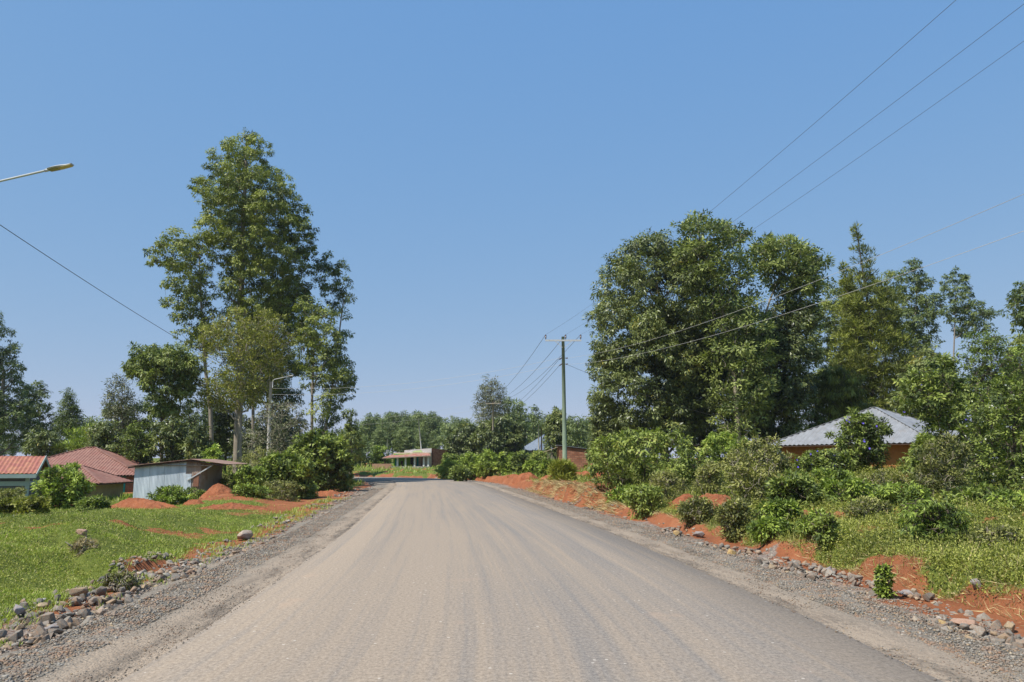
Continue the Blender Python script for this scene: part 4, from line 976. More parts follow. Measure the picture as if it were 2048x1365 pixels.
# --- blue-grey tin shed
def build_shed():
    o = at(265, 1005, 44); x0, x1 = 0., 3.1; x2 = 3.62; g = o.copy(); g[2] = hz(o[0], 44)-.1
    root = empty('tin_shed', g); tag(root, 'blue-grey corrugated tin shed with rusty overhanging roof', 'shed')
    zt = 1.61-g[2]; zp = 1.92-g[2]; dep = 3.2
    zl = lambda x: zt+(zp-zt)*x/x1
    for k, (a, b_) in enumerate([(0, .82), (.80, 1.62), (1.60, 2.42), (2.40, 2.80)]):
        y = -.004*(k % 2)
        corr('wall_sheet', (a, y, zl(a)-.06), (b_, y, zl(b_)-.06), (a, y, 0), M['tin_blue'], root, .076, .010, D_=(b_, y, 0))
    corr('wall_sheet', (2.78, -.03, zp-.75), (3.12, -.03, zp-.75), (2.78, -.03, .0), M['tin_blue'], root, .076, .010)
    corr('upper_sheet', (2.70, .02, zl(2.7)-.04), (3.14, .02, zp-.05), (2.70, .02, zp-.8), M['tin_rusty'], root, .076, .010, D_=(3.14, .02, zp-.8))
    corr('rusty_sheet', (3.12, 0, zp-.10), (x2, 0, zp-.14), (3.12, 0, 0), M['tin_rusty'], root, .11, .012, D_=(x2, 0, 0))
    sh = MB().box(3.26, 3.54, -.06, -.02, .98, 1.66).build('shutter', M['shutter'], root)
    MB().box(3.22, 3.58, -.09, -.02, .93, .98).build('sill', M['wood_dark'], sh)
    corr('side_wall', (x2, 0, zp-.14), (x2, dep, zp-.14), (x2, 0, 0), M['tin_rusty'], root, .11, .012)
    corr('side_wall', (0, dep, zt-.06), (0, 0, zt-.06), (0, dep, 0), M['tin_blue'], root, .11, .012)
    corr('back_wall', (0, dep, zt-.06), (x2, dep, zp-.1), (0, dep, 0), M['tin_blue'], root, .11, .012, D_=(x2, dep, 0))
    rf = corr('roof', (-.35, -.25, zt-.08+.06), (-.35, dep+.3, zt+.0), (x1, -.25, zp+.03), M['tin_roof_rust'], root, .11, .014, D_=(x1, dep+.3, zp+.03))
    aw = corr('awning', (x1-.05, -.25, zp+.05), (x1-.05, dep+.3, zp+.05), (5.05, -.25, zp-.22), M['tin_roof_rust'], root, .11, .014, D_=(5.05, dep+.3, zp-.22))
    mb = MB(); mb.beam((-.3, -.17, zt-.1), (x1, -.17, zp-.04), .05, .07).beam((x1, -.17, zp-.04), (4.95, -.17, zp-.30), .05, .07)
    mb.build('fascia', M['wood_dark'], root)
    MB().beam((1.2, -.10, zt+.02), (4.3, -.10, zt+.02), .045).build('rail', M['wood'], root)
    MB().beam((2.92, -.06, 1.30), (4.3, -.06, zt+.06), .06).build('strut', M['metal'], root)
    MB().beam((4.9, dep-.1, 0), (4.9, dep-.1, zp-.25), .09).build('post', M['wood'], root)
build_shed()

# --- house with grey porch and red gable roof (left edge)
def build_gable():
    u = np.array([.935, .355]); v = np.array([-.355, .935])   # along front (to the right), into depth
    zg = -1.15; eav = 1.8-21/F*40; rid = 1.8+12/F*41; c0 = np.array([-23.95, 40.])
    root = empty('gable_house', (c0[0], c0[1], zg), math.atan2(u[1], u[0])); tag(root, 'dark grey house with pale green trim and red gable roof at the left edge', 'house')
    E_ = eav-zg; R_ = rid-zg; L = 9.; dep = 3.6
    # local: x along front (corner at 0, negative = left), y depth
    V = [(-L, 0, 0), (0, 0, 0), (0, dep, 0), (-L, dep, 0), (-L, 0, E_-.08), (0, 0, E_-.08), (0, dep, E_-.08), (-L, dep, E_-.08), (0, dep/2, R_-.12), (-L, dep/2, R_-.12)]
    MB().add(V, [(0, 1, 5, 4), (1, 2, 6, 8, 5), (2, 3, 7, 6), (3, 0, 4, 9, 7)]).build('wall', M['grey_wall'], root)
    corr('roof', (-L-.3, dep/2, R_), (.42, dep/2, R_), (-L-.3, -.35, E_-.02), M['tin_red'], root, .19, .022)
    corr('roof', (-L-.3, dep/2, R_), (.42, dep/2, R_), (-L-.3, dep+.35, E_-.02), M['tin_red'], root, .19, .022)
    MB().box(-L-.3, .40, -.37, -.34, E_-.24, E_-.05).build('fascia', M['green_trim'], root)
    MB().beam((.40, -.38, E_-.12), (.40, dep/2, R_-.06), .03, .17).beam((.40, dep/2, R_-.06), (.40, dep+.37, E_-.12), .03, .17).build('bargeboard', M['green_trim'], root)
    MB().box(-L, .05, -.05, .05, E_-.62, E_-.40).build('beam', M['green_trim'], root)
    MB().box(-.04, .06, .05, dep, E_-.62, E_-.42).build('side_beam', M['green_trim'], root)
    MB().box(-.10, .07, -.07, .07, 0, E_-.1).build('pillar', M['green_trim'], root)
    # framed arch: a dark panel on the wall paints the porch shade
    xa, xb = -2.6, -.95; za = E_-.82
    pts = [(xa, .12)]+[(xa+(xb-xa)*t, za+.16*math.sin(math.pi*t)) for t in np.linspace(0, 1, 11)]+[(xb, .12)]
    MB().prism([(x, -.012, z) for x, z in pts], (0, .008, 0)).build('porch_shade_panel', M['dark'], root)
    fr = MB()
    for a, b_ in zip(pts[:-1], pts[1:]): fr.beam((a[0], -.03, a[1]), (b_[0], -.03, b_[1]), .03, .04)
    fr.build('arch_frame', M['green_trim'], root)
    MB().box(-2.1, -1.8, -.03, -.015, .12, za+.05).build('curtain', M['curtain'], root)
    MB().box(-1.68, -1.45, -.03, -.015, .12, za+.05).build('door_leaf', M['wood_dark'], root)
    MB().box(-L, .1, -.3, 0, -.4, .1).build('plinth', M['concrete'], root)
build_gable()

# --- faded hip roof house and khaki hut
def hip(name, label, cat, cx, cy, rz, hw, hd, zg, ze, za, ridge, m_roof, m_wall, over=.4, pitch=.2, skip=()):
    root = empty(name, (cx, cy, zg), rz); tag(root, label, cat)
    E_ = ze-zg; A_ = za-zg; wx, wy = hw-over, hd-over
    MB().add([(-wx, -wy, -.4), (wx, -wy, -.4), (wx, wy, -.4), (-wx, wy, -.4), (-wx, -wy, E_), (wx, -wy, E_), (wx, wy, E_), (-wx, wy, E_)], [(0, 1, 5, 4), (1, 2, 6, 5), (2, 3, 7, 6), (3, 0, 4, 7)]).build('wall', m_wall, root)
    c = [(-hw, -hd, E_), (hw, -hd, E_), (hw, hd, E_), (-hw, hd, E_)]; L_, R_ = (-ridge, 0, A_), (ridge, 0, A_)
    tri_roof('roof_slope', L_, R_, c[0], c[1], m_roof, root, pitch); tri_roof('roof_slope', R_, R_, c[1], c[2], m_roof, root, pitch)
    tri_roof('roof_slope', R_, L_, c[2], c[3], m_roof, root, pitch); tri_roof('roof_slope', L_, L_, c[3], c[0], m_roof, root, pitch)
    mb = MB()
    for p_, q_ in ((L_, c[0]), (R_, c[1]), (R_, c[2]), (L_, c[3])): mb.beam(np.array(p_)+[0, 0, .02], np.array(q_)+[0, 0, .02], .16, .03)
    if ridge > 0: mb.beam(np.array(L_)+[0, 0, .03], np.array(R_)+[0, 0, .03], .18, .03)
    mb.build('ridge_cap', m_roof, root)
    MB().box(-hw+.06, hw-.06, -hd+.04, -hd+.07, E_-.10, E_-.02).box(hw-.07, hw-.04, -hd+.08, hd-.06, E_-.10, E_-.02).build('fascia', M['wood_dark'], root)
    return root
h2 = hip('brick_house', 'red brick house with a big faded red hip roof behind the khaki hut', 'house', -29.6, 56.5, .10, 4.9, 4.3, -1.0, .98, 2.85, .25, M['tin_faded'], M['brick'])
MB().box(3.0, 3.9, -3.94, -3.905, -.3, 1.9).build('door', M['teal'], h2)
MB().box(4.52, 4.9, -2.4, 3.4, -.3, 1.8).build('side_wall', M['mud'], h2)
h3 = hip('mud_hut', 'khaki mud-plastered hut with a low faded red hip roof beside the brick house', 'hut', -26.9, 48.2, .06, 3.35, 2.3, -.95, .62, 1.62, 1.1, M['tin_faded'], M['mud'], .45)
MB().box(-.3, .4, -1.90, -1.855, .5, 1.2).build('window', M['wood_dark'], h3)

# --- silver roofed orange house (right)
a = at(1543, 893, 48); b_ = at(1900, 882, 39.5); cx_ = (a+b_)/2; dv = unit((b_-a)[:2]); nv_ = np.array([-dv[1], dv[0]])
HD = 3.4; cc = cx_[:2]+nv_*HD
h4 = hip('orange_house', 'orange mud house with a silver corrugated hip roof among the bushes', 'house', cc[0]-.6*dv[0], cc[1]-.6*dv[1], math.atan2(dv[1], dv[0]), np.linalg.norm((b_-a)[:2])/2, HD, .85, 2.80, 4.92, .15, M['tin_silver'], M['mud_orange'], .75, .30)
MB().box(.2, 1.05, -2.69, -2.655, 0, 1.7).build('door', M['shutter'], h4)
g = at(1512, 925, 45); root = empty('tin_latrine', (g[0], g[1], .8)); tag(root, 'small grey tin latrine left of the orange house', 'latrine')
corr('wall', (0, 0, 1.75), (1.0, 0, 1.7), (0, 0, -.1), M['tin_silver'], root, .12, .012)
corr('wall', (0, 1., 1.75), (0, 0, 1.75), (0, 1., -.1), M['tin_rusty'], root, .12, .012); corr('wall', (1, 0, 1.7), (1, 1, 1.7), (1, 0, -.1), M['tin_silver'], root, .12, .012)
corr('wall', (0, 1, 1.75), (1, 1, 1.7), (0, 1, -.1), M['tin_silver'], root, .12, .012)
corr('roof', (-.1, -.12, 1.80), (1.1, -.12, 1.76), (-.1, 1.1, 1.72), M['tin_silver'], root, .12, .012)
MB().beam((0, -.03, -.1), (0, -.03, 1.78), .07).beam((.62, -.03, -.1), (.62, -.03, 1.72), .05).build('frame', M['tin_rusty'], root)

# --- brick shed by the power pole
g = at(1118, 940, 74); zb = hz(g[0]+1.5, 74)
root = empty('brick_shed', (g[0], 74, zb)); tag(root, 'small brick shed with sloping tin roof and lean-to behind the green power pole', 'shed')
H1 = at(1118, 893, 74)[2]-zb; H2 = at(1175, 900, 74)[2]-zb; w_ = 2.65
MB().add([(0, 0, -.2), (w_, 0, -.2), (w_, 3, -.2), (0, 3, -.2), (0, 0, H1), (w_, 0, H2), (w_, 3, H2), (0, 3, H1)], [(0, 1, 5, 4), (1, 2, 6, 5), (2, 3, 7, 6), (3, 0, 4, 7)]).build('wall', M['brick_far'], root)
corr('roof', (-.2, -.15, H1+.10), (-.2, 3.2, H1+.10), (w_+.95, -.15, H2-.03), M['tin_silver'], root, .2, .02, D_=(w_+.95, 3.2, H2-.03))
corr('lean_to_roof', (-1.35, -.1, H1-.52), (-1.35, 2.6, H1-.52), (0, -.1, H1-.06), M['tin_rusty'], root, .2, .02, D_=(0, 2.6, H1-.06))
for x in (-1.0, -.65): MB().beam((x, .1, -.2), (x, .1, H1-.42), .08).build('post', M['wood'], root)
MB().beam((-1.3, .1, .85), (0, .1, .85), .06).build('rail', M['wood'], root)
MB().box(-1.2, 0, 1.5, 1.6, -.2, .95).build('back_panel', M['tin_rusty'], root)

# --- shop at the bend
def build_shop():
    D = 118.; k = D/F; g = at(785, 940, D); zb = hz(g[0]+3, D)+.0
    root = empty('roadside_shop', (g[0], D, zb)); tag(root, 'roadside shop with lime green front, white pillars and rust-red veranda roof at the bend', 'shop')
    zof = lambda y: at(800, y, D)[2]-zb
    X = lambda px: (px-785)*k*1.0
    zt = zof(897); ze = zof(916); zr = zof(908); fl = .22
    MB().add([(X(782), 2.2, -.3), (X(857), 2.2, -.3), (X(870), 9, -.3), (X(788), 9, -.3), (X(782), 2.2, zr+.2), (X(857), 2.2, zr+.2), (X(870), 9, zr), (X(788), 9, zr)], [(0, 1, 5, 4), (1, 2, 6, 5), (2, 3, 7, 6), (3, 0, 4, 7), (4, 5, 6, 7)]).build('body_wall', M['cream'], root)
    MB().box(X(782), X(805), 2.12, 2.19, fl, zr).build('lime_wall', M['lime'], root)
    MB().box(X(807), X(816), 2.10, 2.19, fl, zr).build('lime_wall', M['lime'], root)
    for a_, b_, c_ in ((786, 791, 'teal'), (817, 822, 'dark'), (829, 833, 'teal'), (839, 843, 'shutter')):  # the dark entry paints a doorway's inner shade on a panel
        MB().box(X(a_), X(b_), 2.02, 2.09, fl, fl+1.75).build('door', M[c_], root)
    for px_ in (794, 810, 828, 846, 855):
        MB().box(X(px_)-.12, X(px_)+.12, .15, .40, -.1, ze+.15).build('pillar', M['white_paint'], root)
    MB().box(X(780), X(858), 0, 2.25, -.3, fl).build('veranda_floor', M['concrete'], root)
    MB().beam((X(769), .15, -.5), (X(769), .15, ze), .08).build('post', M['wood_dark'], root)
    corr('veranda_roof', (X(764), -.25, ze-.02), (X(861), -.25, ze+.35), (X(778), 2.5, zr-.10), M['shoproof'], root, .25, .02, D_=(X(852), 2.5, zr+.15))
    MB().beam((X(764), -.27, ze-.07), (X(861), -.27, ze+.28), .05, .12).build('fascia', M['wood'], root)
    MB().add([(X(803), 2.5, zr), (X(858), 2.5, zr), (X(858), 2.75, zr), (X(803), 2.75, zr), (X(803), 2.5, zt-.25), (X(858), 2.5, zt+.05), (X(858), 2.75, zt+.05), (X(803), 2.75, zt-.25)], [(0, 1, 5, 4), (1, 2, 6, 5), (2, 3, 7, 6), (3, 0, 4, 7), (4, 5, 6, 7)]).build('parapet', M['parapet'], root)
    MB().add([(X(818), 2.47, zr+.25), (X(841), 2.47, zr+.25), (X(837), 2.47, zt-.22), (X(824), 2.47, zt-.32)], [(0, 1, 2, 3)]).build('painted_panel', M['lime_faded'], root)
    MB().add([(X(858)+.01, 2.7, 0), (X(858)+.01, 2.7, zt+.02), (X(903), 14, zt-.35), (X(903), 14, 0)], [(0, 3, 2, 1)]).add([(X(858)+.2, 2.9, 0), (X(858)+.2, 2.9, zt+.02), (X(903)+.2, 14.2, zt-.35), (X(903)+.2, 14.2, 0)], [(0, 1, 2, 3)]).build('brick_side', M['brick_far'], root)
    MB().box(X(799), X(803), .9, 1.3, fl, fl+.8).box(X(822), X(827), .9, 1.3, fl, fl+.5).build('bench', M['wood_dark'], root)
    p_ = at(744, 942, 116); z2 = hz(p_[0]+1, 116); h_ = at(744, 928, 116)[2]-z2
    wl = MB().box(0, 2.75, 0, .22, -.5, h_).build('brick_wall', M['brick_pale'], None, loc=(p_[0], 116, z2)); tag(wl, 'low pale brick wall left of the roadside shop', 'wall')
build_shop()
g = at(1092, 890, 130); hip('blue_roof_house', 'house with a blue-grey tin roof half hidden by trees, left of the green power pole', 'house', g[0], 132, .5, 3.4, 3.4, .9, 3.7, 6.3, .3, M['tin_bluefar'], M['cream'], .4, .3)

# --- culvert headwall
g = onz(1055, 972, -.05); root = empty('culvert', (g[0]+.25, g[1], -.1), -.25); tag(root, 'broken concrete culvert slab over a shaded opening painted dark in the right ditch', 'culvert')
MB().prism([(0, 0, .12), (1.25, .25, .42), (1.3, .9, .42), (.1, .8, .14)], (0, 0, .09)).build('slab', M['concrete'], root)
MB().box(.55, 1.1, .35, .8, -.15, .22).build('opening', M['dark'], root)  # solid dark block, paints the shade under the slab

# ==================================================================== POLES, LAMPS, WIRES
def wire_mesh(name, label, A, B, sag, rad, m, group=None):
    t = np.linspace(0, 1, 40)[:, None]; P = np.array(A)*(1-t)+np.array(B)*t; P[:, 2] -= 4*sag*(t*(1-t))[:, 0]
    V, Fq = tube_np([P-np.array(A)], [rad], 5)
    o = link(name, mesh_np(name, V, Fq, None, True), m, None, A); return tag(o, label, 'power line', group)
PD = 53.; pb = at(1130, 935, PD); pz = hz(pb[0], PD); ptop = at(1130, 674, PD)[2]
root = empty('power_pole', (pb[0], PD, pz)); tag(root, 'green treated wooden power pole with crossarm on the right verge', 'power pole')
Hh = ptop-pz
MB().tube(np.array([[0, 0, -.3], [-.02, 0, Hh*.5], [-.05, 0, Hh]]), np.array([.165, .13, .10]), 12).build('pole', M['pole_green'], root, True)
zc = Hh-.27; rot = .03
ca = MB().box(-1.25, 1.17, -.16, -.09, zc-.055, zc+.055).build('crossarm', M['metal'], root)
for s__ in (-1, 1): MB().beam((s__*.58-.03, -.17, zc-.04), (s__*.07-.03, -.14, zc-.48), .035).build('brace', M['metal'], root)
for x, sx in ((-1.22, .0), (.12, 0), (1.13, 0)):
    MB().tube(np.array([[x, -.12, zc+.06], [x, -.12, zc+.14], [x, -.12, zc+.141], [x, -.12, zc+.22], [x, -.12, zc+.23], [x, -.12, zc+.34], [x, -.12, zc+.40]]), np.array([.02, .02, .055, .06, .045, .06, .02]), 10).build('insulator', M['insul'], root, True)
for z_ in (at(1130, 717, PD)[2]-pz, at(1130, 729, PD)[2]-pz):
    MB().tube(np.array([[-.12, -.06, z_+.05], [-.3, -.10, z_-.1]]), np.array([.03, .045]), 8).build('shackle', M['insul'], root, True)
    MB().tube(np.array([[.1, -.06, z_], [.24, -.10, z_]]), np.array([.03, .05]), 8).build('shackle', M['insul'], root, True)
ins = [np.array([pb[0]+x, PD-.12, pz+zc+.40]) for x in (-1.22, .12, 1.13)]
lv = [np.array([pb[0]+.22, PD-.1, at(1130, y, PD)[2]]) for y in (717, 730)]
GW = 'power lines running overhead from the green pole'
ends = [(12., -8, 12.25, 1.1), (14., -8, 12.25, .8), (16.5, -8, 13.75, 1.1)]
for A, e, nm in zip(ins, ends, ('highest of the overhead lines, ending at the left insulator of the green pole', 'middle high overhead line, ending at the centre insulator of the green pole', 'lowest of the three high overhead lines, ending at the right insulator of the green pole')):
    wire_mesh('power_line', nm, A, (e[0], e[1], e[2]), e[3], .005, M['wire'], GW)
for A, e, nm in zip(lv, [(14.5, -8, 8.5, 1.5), (15, -8, 7.75, 1.5)], ('upper of the two low pale lines crossing the big tree group', 'lower of the two low pale lines crossing the big tree group')):
    wire_mesh('power_line', nm, A, (e[0], e[1], e[2]), e[3], .0055, M['wire_pale'], GW)
# second pole
D2 = 122.; q = at(986, 925, D2); qz = hz(q[0], D2); H2_ = at(986, 803, D2)[2]-qz
root = empty('power_pole', (q[0], D2, qz)); tag(root, 'weathered wooden power pole with crossarm, far behind the hedge bushes', 'power pole')
MB().tube(np.array([[0, 0, -.3], [0, 0, H2_*.5], [0, 0, H2_]]), np.array([.20, .17, .14]), 10).build('pole', M['pole_brown'], root, True)
MB().beam((-1.15, .2, H2_-.35), (1.15, -.6, H2_-.35), .12).build('crossarm', M['pole_brown'], root)
for x, y in ((-1.1, .18), (0.2, -.05), (1.1, -.58)): MB().tube(np.array([[x, y, H2_-.28], [x, y, H2_+.05]]), np.array([.05, .05]), 6).build('insulator', M['insul'], root, True)
for (x, y), A, nm in zip(((-1.1, .18), (.2, -.05), (1.1, -.58)), ins, ('left', 'centre', 'right')):
    wire_mesh('power_line', 'line from the %s insulator of the green pole down to the far wooden pole' % nm, A, (q[0]+x, D2+y, qz+H2_+.05), .9, .014, M['wire'], 'power lines between the two crossarm poles')
for k, A in enumerate(lv):
    wire_mesh('power_line', 'low line leaving the green pole for the far pole, %s of two' % ('upper', 'lower')[k], A-np.array([.5, 0, .02]), (q[0]+.2, D2, qz+H2_-1.9-.5*k), .9, .012, M['wire'], 'power lines between the two crossarm poles')
for k in range(2):
    wire_mesh('power_line', 'line leaving the far wooden pole leftwards over the shop, %s of two' % ('upper', 'lower')[k], (q[0]-1.1, D2, qz+H2_-.1-.9*k), (q[0]-46, D2+25, qz+H2_-1.0-.9*k), 1.6, .009, M['wire_pale'], 'power lines over the shop')
# small distant poles
for px_, ty, by, D, dx, lb in ((845, 838, 905, 140, -.9, 'thin pale pole leaning left behind the brick end of the shop'), (1078, 850, 922, 95, -.05, 'thin pale pole left of the brick shed'), (1083, 855, 922, 99, .0, 'dark thin pole beside the pale one left of the brick shed'),
                               (892, 845, 905, 165, -.1, 'thin pole in the far wood right of the shop'), (774, 878, 915, 150, 0., 'short pale pole behind the left end of the shop'), (822, 880, 912, 160, 0., 'short pale pole behind the shop parapet')):
    q_ = at(px_, by, D); zz = hz(q_[0], D); Ht = at(px_, ty, D)[2]-zz
    o = MB().tube(np.array([[0, 0, -.3], [dx*.5, 0, Ht*.5], [dx, 0, Ht]]), np.array([.13, .11, .09])*D/140, 8).build('utility_post', M['pole_pale'] if 'dark' not in lb else M['wood_dark'], None, True, loc=(q_[0]-dx*.1, D, zz)); tag(o, lb, 'pole')

def lamp_head(parent, P, d, L=.72):
    """street lamp head at P, pointing along unit d (3d)"""
    d = unit(np.array(d, float)); s__ = unit(np.cross(d, [0, 0, 1])); u = np.cross(s__, d)
    P = np.array(P, float)
    def pt(a, b_, c): return P+d*a+s__*b_+u*c
    n = 9; ts = np.linspace(0, 1, n); ring = []
    for t in ts:
        wd = L*(.10+.115*math.sin(math.pi*min(1, t*1.15+.22))**.7 if t < .95 else .13); ht = L*(.02+.03*math.sin(math.pi*(.15+.8*t)))
        ring.append([pt(t*L, -wd, 0), pt(t*L, -wd*.7, ht), pt(t*L, wd*.7, ht), pt(t*L, wd, 0), pt(t*L, wd*.85, -L*.035), pt(t*L, -wd*.85, -L*.035)])
    V = [q_ for r_ in ring for q_ in r_]; Fs = []
    for i in range(n-1):
        for j in range(6): Fs.append((i*6+j, i*6+(j+1) % 6, (i+1)*6+(j+1) % 6, (i+1)*6+j))
    Fs += [tuple(range(6))[::-1], tuple((n-1)*6+j for j in range(6))]
    h = MB().add(V, Fs).build('lamp_head', M['lamp_top'], parent)
    def plate(name, a0, a1, w0, w1, m_):
        c = -L*.035-.004
        MB().prism([pt(a0, -w0, c), pt(a1, -w1, c), pt(a1, w1, c), pt(a0, w0, c)], -u*.012).build(name, m_, h)
    plate('driver_cover', .03*L, .40*L, L*.10, L*.155, M['lamp_under']); plate('lens', .44*L, .95*L, L*.15, L*.12, M['lamp_glass'])
# near street lamp, its post outside the frame on the left
LD = 21.; ah = at(98, 340, LD); aL = at(-75, 378, LD); lx = aL[0]; lz = hz(lx, LD)
root = empty('street_lamp', (lx, LD, lz)); tag(root, 'street lamp arm with flat lamp head reaching in from the left edge of the sky', 'street lamp')
Z0 = aL[2]-lz
MB().tube(np.array([[-.18, 0, -.3], [-.18, 0, Z0*.5], [-.18, 0, Z0-.5]]), np.array([.16, .13, .10]), 12).build('post', M['concrete'], root, True)
end = ah-np.array([lx, LD, lz])
MB().tube(np.array([[-.05, 0, Z0-1.4], [-.05, 0, Z0-.25], [.03, 0, Z0-.06], [.25, 0, Z0+.03], end]), .03, 10).build('arm', M['metal'], root, True)
dirv = end-np.array([.25, 0, Z0+.03])
MB().tube(np.array([end-unit(dirv)*.12, end+unit(dirv)*.04]), .042, 10).build('clamp', M['metal'], root, True)
lamp_head(root, end, dirv+np.array([0, -.02, .0]), .66)
# far street lamp on concrete post
D3 = 60.; q = at(534, 945, D3); z3 = hz(q[0], D3); H3 = at(533, 764, D3)[2]-z3
root = empty('street_lamp', (q[0], D3, z3)); tag(root, 'concrete post with a thin white lamp arm in front of the eucalyptus stand', 'street lamp')
MB().tube(np.array([[.08, 0, -.3], [.02, 0, H3*.5], [-.03, 0, H3]]), np.array([.16, .13, .10]), 10).build('post', M['pole_pale'], root, True)
e3 = at(573, 754, D3)-np.array([q[0], D3, z3])
MB().tube(np.array([[.13, 0, H3-.45], [.13, 0, H3+.02], [.22, 0, H3+.17], e3]), .028, 8).build('arm', M['lamp_top'], root, True)
lamp_head(root, e3, (1, -.05, .22), .55)
# service lines from the far street lamp to the green pole, and from the near lamp to the far lamp
for k, zz in enumerate((.5, .95)):
    wire_mesh('power_line', 'thin line from the concrete lamp post over the road to the green pole, %s' % ('upper', 'lower')[k], (q[0]+.1, D3, z3+H3-zz), lv[k]-np.array([.5, 0, 0]), .65, .007, M['wire_pale'], 'lines from the lamp post across the road')
wire_mesh('power_line', 'single dark line sloping down from the left edge to behind the umbrella-crowned tree', at(-75, 400, LD), (q[0], D3, z3+H3-.5), .35, .012, M['wire'])
wire_mesh('power_line', 'service line dropping right from the green pole towards the mango trunks', lv[1], at(1440, 835, 60), .25, .010, M['wire'])

# ==================================================================== SOIL HEAPS
def heap(label, cx, cy, a, b_, h, rz, seed, name='soil_heap', m_='heap'):
    r_ = rng(seed); n, k = 48, 110; V = []; c, s__ = math.cos(rz), math.sin(rz)
    z0 = hz(cx, cy)
    t = np.linspace(0, 1.0, n); th = np.arange(k)*2*np.pi/k
    TT, TH = np.meshgrid(t, th, indexing='ij'); wob = 1+.22*(fbm(np.cos(TH)*1.5+seed, np.sin(TH)*1.5+seed, seed, 3)-.5)*2
    lx = a*TT*np.cos(TH)*wob; ly = b_*TT*np.sin(TH)*wob; X = cx+c*lx-s__*ly; Y = cy+s__*lx+c*ly
    prof = (1-TT**2.2)**1.2*h*(.75+.6*fbm(lx*1.1+seed, ly*1.1, seed+3, 3)); prof = prof*np.where(TT >= .999, 0, 1)
    Z = height(X, Y)+prof-.05*(TT > .97)-.02+((fbm(X*5, Y*5, 3, 3)-.5)*.16+(fbm(X*13, Y*13, 4, 3)-.5)*.10)*(1-TT*.6)
    V = np.stack([X-cx, Y-cy, Z-z0], -1).reshape(-1, 3)
    i = (np.arange(n-1)[:, None]*k+np.arange(k)[None, :]); j = (np.arange(n-1)[:, None]*k+(np.arange(k)+1)[None, :] % k)
    Fq = np.stack([i, i+k, j+k, j], -1).reshape(-1, 4)
    o = link(name, mesh_np(name, V, Fq, None, True), M[m_], None, (cx, cy, z0)); tag(o, label, 'soil heap'); return o
def heap_px(label, px, py, Y, a, b_, h, rz, seed):
    p_ = at(px, py, Y); return heap(label, p_[0], Y, a, b_, h, rz, seed)
heap_px('long low heap of dark red soil in the grass before the tin shed', 278, 1020, 37.0, 2.5, .95, .42, -.55, 1)
heap_px('rounded orange soil heap right of the tin shed', 432, 1000, 41.5, .95, .9, .42, 0, 2)
heap_px('small soil heap in the grass at the shed corner', 385, 1018, 37.5, .55, .5, .22, 0, 3)
heap_px('orange soil heap in front of the brick shed, right of the green pole', 1155, 945, 58, 1.7, 1.1, .42, 0, 4)
heap_px('small soil heap partly under the glossy bush', 1215, 955, 50, 1.3, .9, .35, .1, 5)
heap_px('soil heap left of the brick shed, nearer one', 1050, 940, 68, 1.2, .9, .5, .2, 6)
heap_px('soil heap left of the brick shed, farther one', 1030, 935, 76, 1.5, 1.0, .4, 0, 7)
heap_px('steep red soil heap on the right bank between bushes', 1420, 985, 25.5, 1.1, .95, .60, .5, 8)
heap_px('lower red soil heap left of the steep one', 1375, 985, 28, .9, .7, .38, .3, 9)
heap_px('patch of loose tan and red soil below the orange house', 1645, 985, 22, 1.15, 1.0, .24, 0, 10)
heap_px('red soil spill on the verge under the left thicket', 470, 1035, 33, 1.6, 1.0, .22, .4, 11)
heap_px('red soil spill close to the bend on the left', 650, 1000, 50, 1.1, 1.1, .3, .2, 12)
heap_px('small red soil heap behind the power pole shrub', 1105, 950, 60, 1.4, .8, .35, 0, 13)

# ==================================================================== ROCKS
import bmesh
def rock_mesh(name, seed, n=16, flat=.7):
    r_ = rng(seed); bm = bmesh.new()
    P = unit(r_.normal(size=(n, 3)))*(.8+.25*r_.random((n, 1)))*np.array([1, .8, flat])
    for p_ in P: bm.verts.new(p_)
    res = bmesh.ops.convex_hull(bm, input=bm.verts); bmesh.ops.delete(bm, geom=[v for v in bm.verts if not v.link_faces], context='VERTS')
    bmesh.ops.bevel(bm, geom=list(bm.edges), offset=.035, segments=1, affect='EDGES')
    bmesh.ops.triangulate(bm, faces=bm.faces)
    me = bpy.data.meshes.new(name); bm.to_mesh(me); bm.free(); return me
rp = [rock_mesh('rock', 500+k, 12+k % 5, (.55, .75, .6, .85, .5)[k % 5]) for k in range(10)]
RV = []; RF = []
for me in rp:
    v = np.empty(len(me.vertices)*3); me.vertices.foreach_get('co', v); RV.append(v.reshape(-1, 3))
    f = np.empty(len(me.polygons)*3, np.int32); me.polygons.foreach_get('vertices', f); RF.append(f.reshape(-1, 3)); me.materials.append(M['rock'])
def rotm(r_, n):
    q_ = r_.normal(size=(n, 4)); q_ /= np.linalg.norm(q_, axis=1)[:, None]; w_, x, y, z = q_.T
    return np.stack([1-2*(y*y+z*z), 2*(x*y-w_*z), 2*(x*z+w_*y), 2*(x*y+w_*z), 1-2*(x*x+z*z), 2*(y*z-w_*x), 2*(x*z-w_*y), 2*(y*z+w_*x), 1-2*(x*x+y*y)], 1).reshape(n, 3, 3)
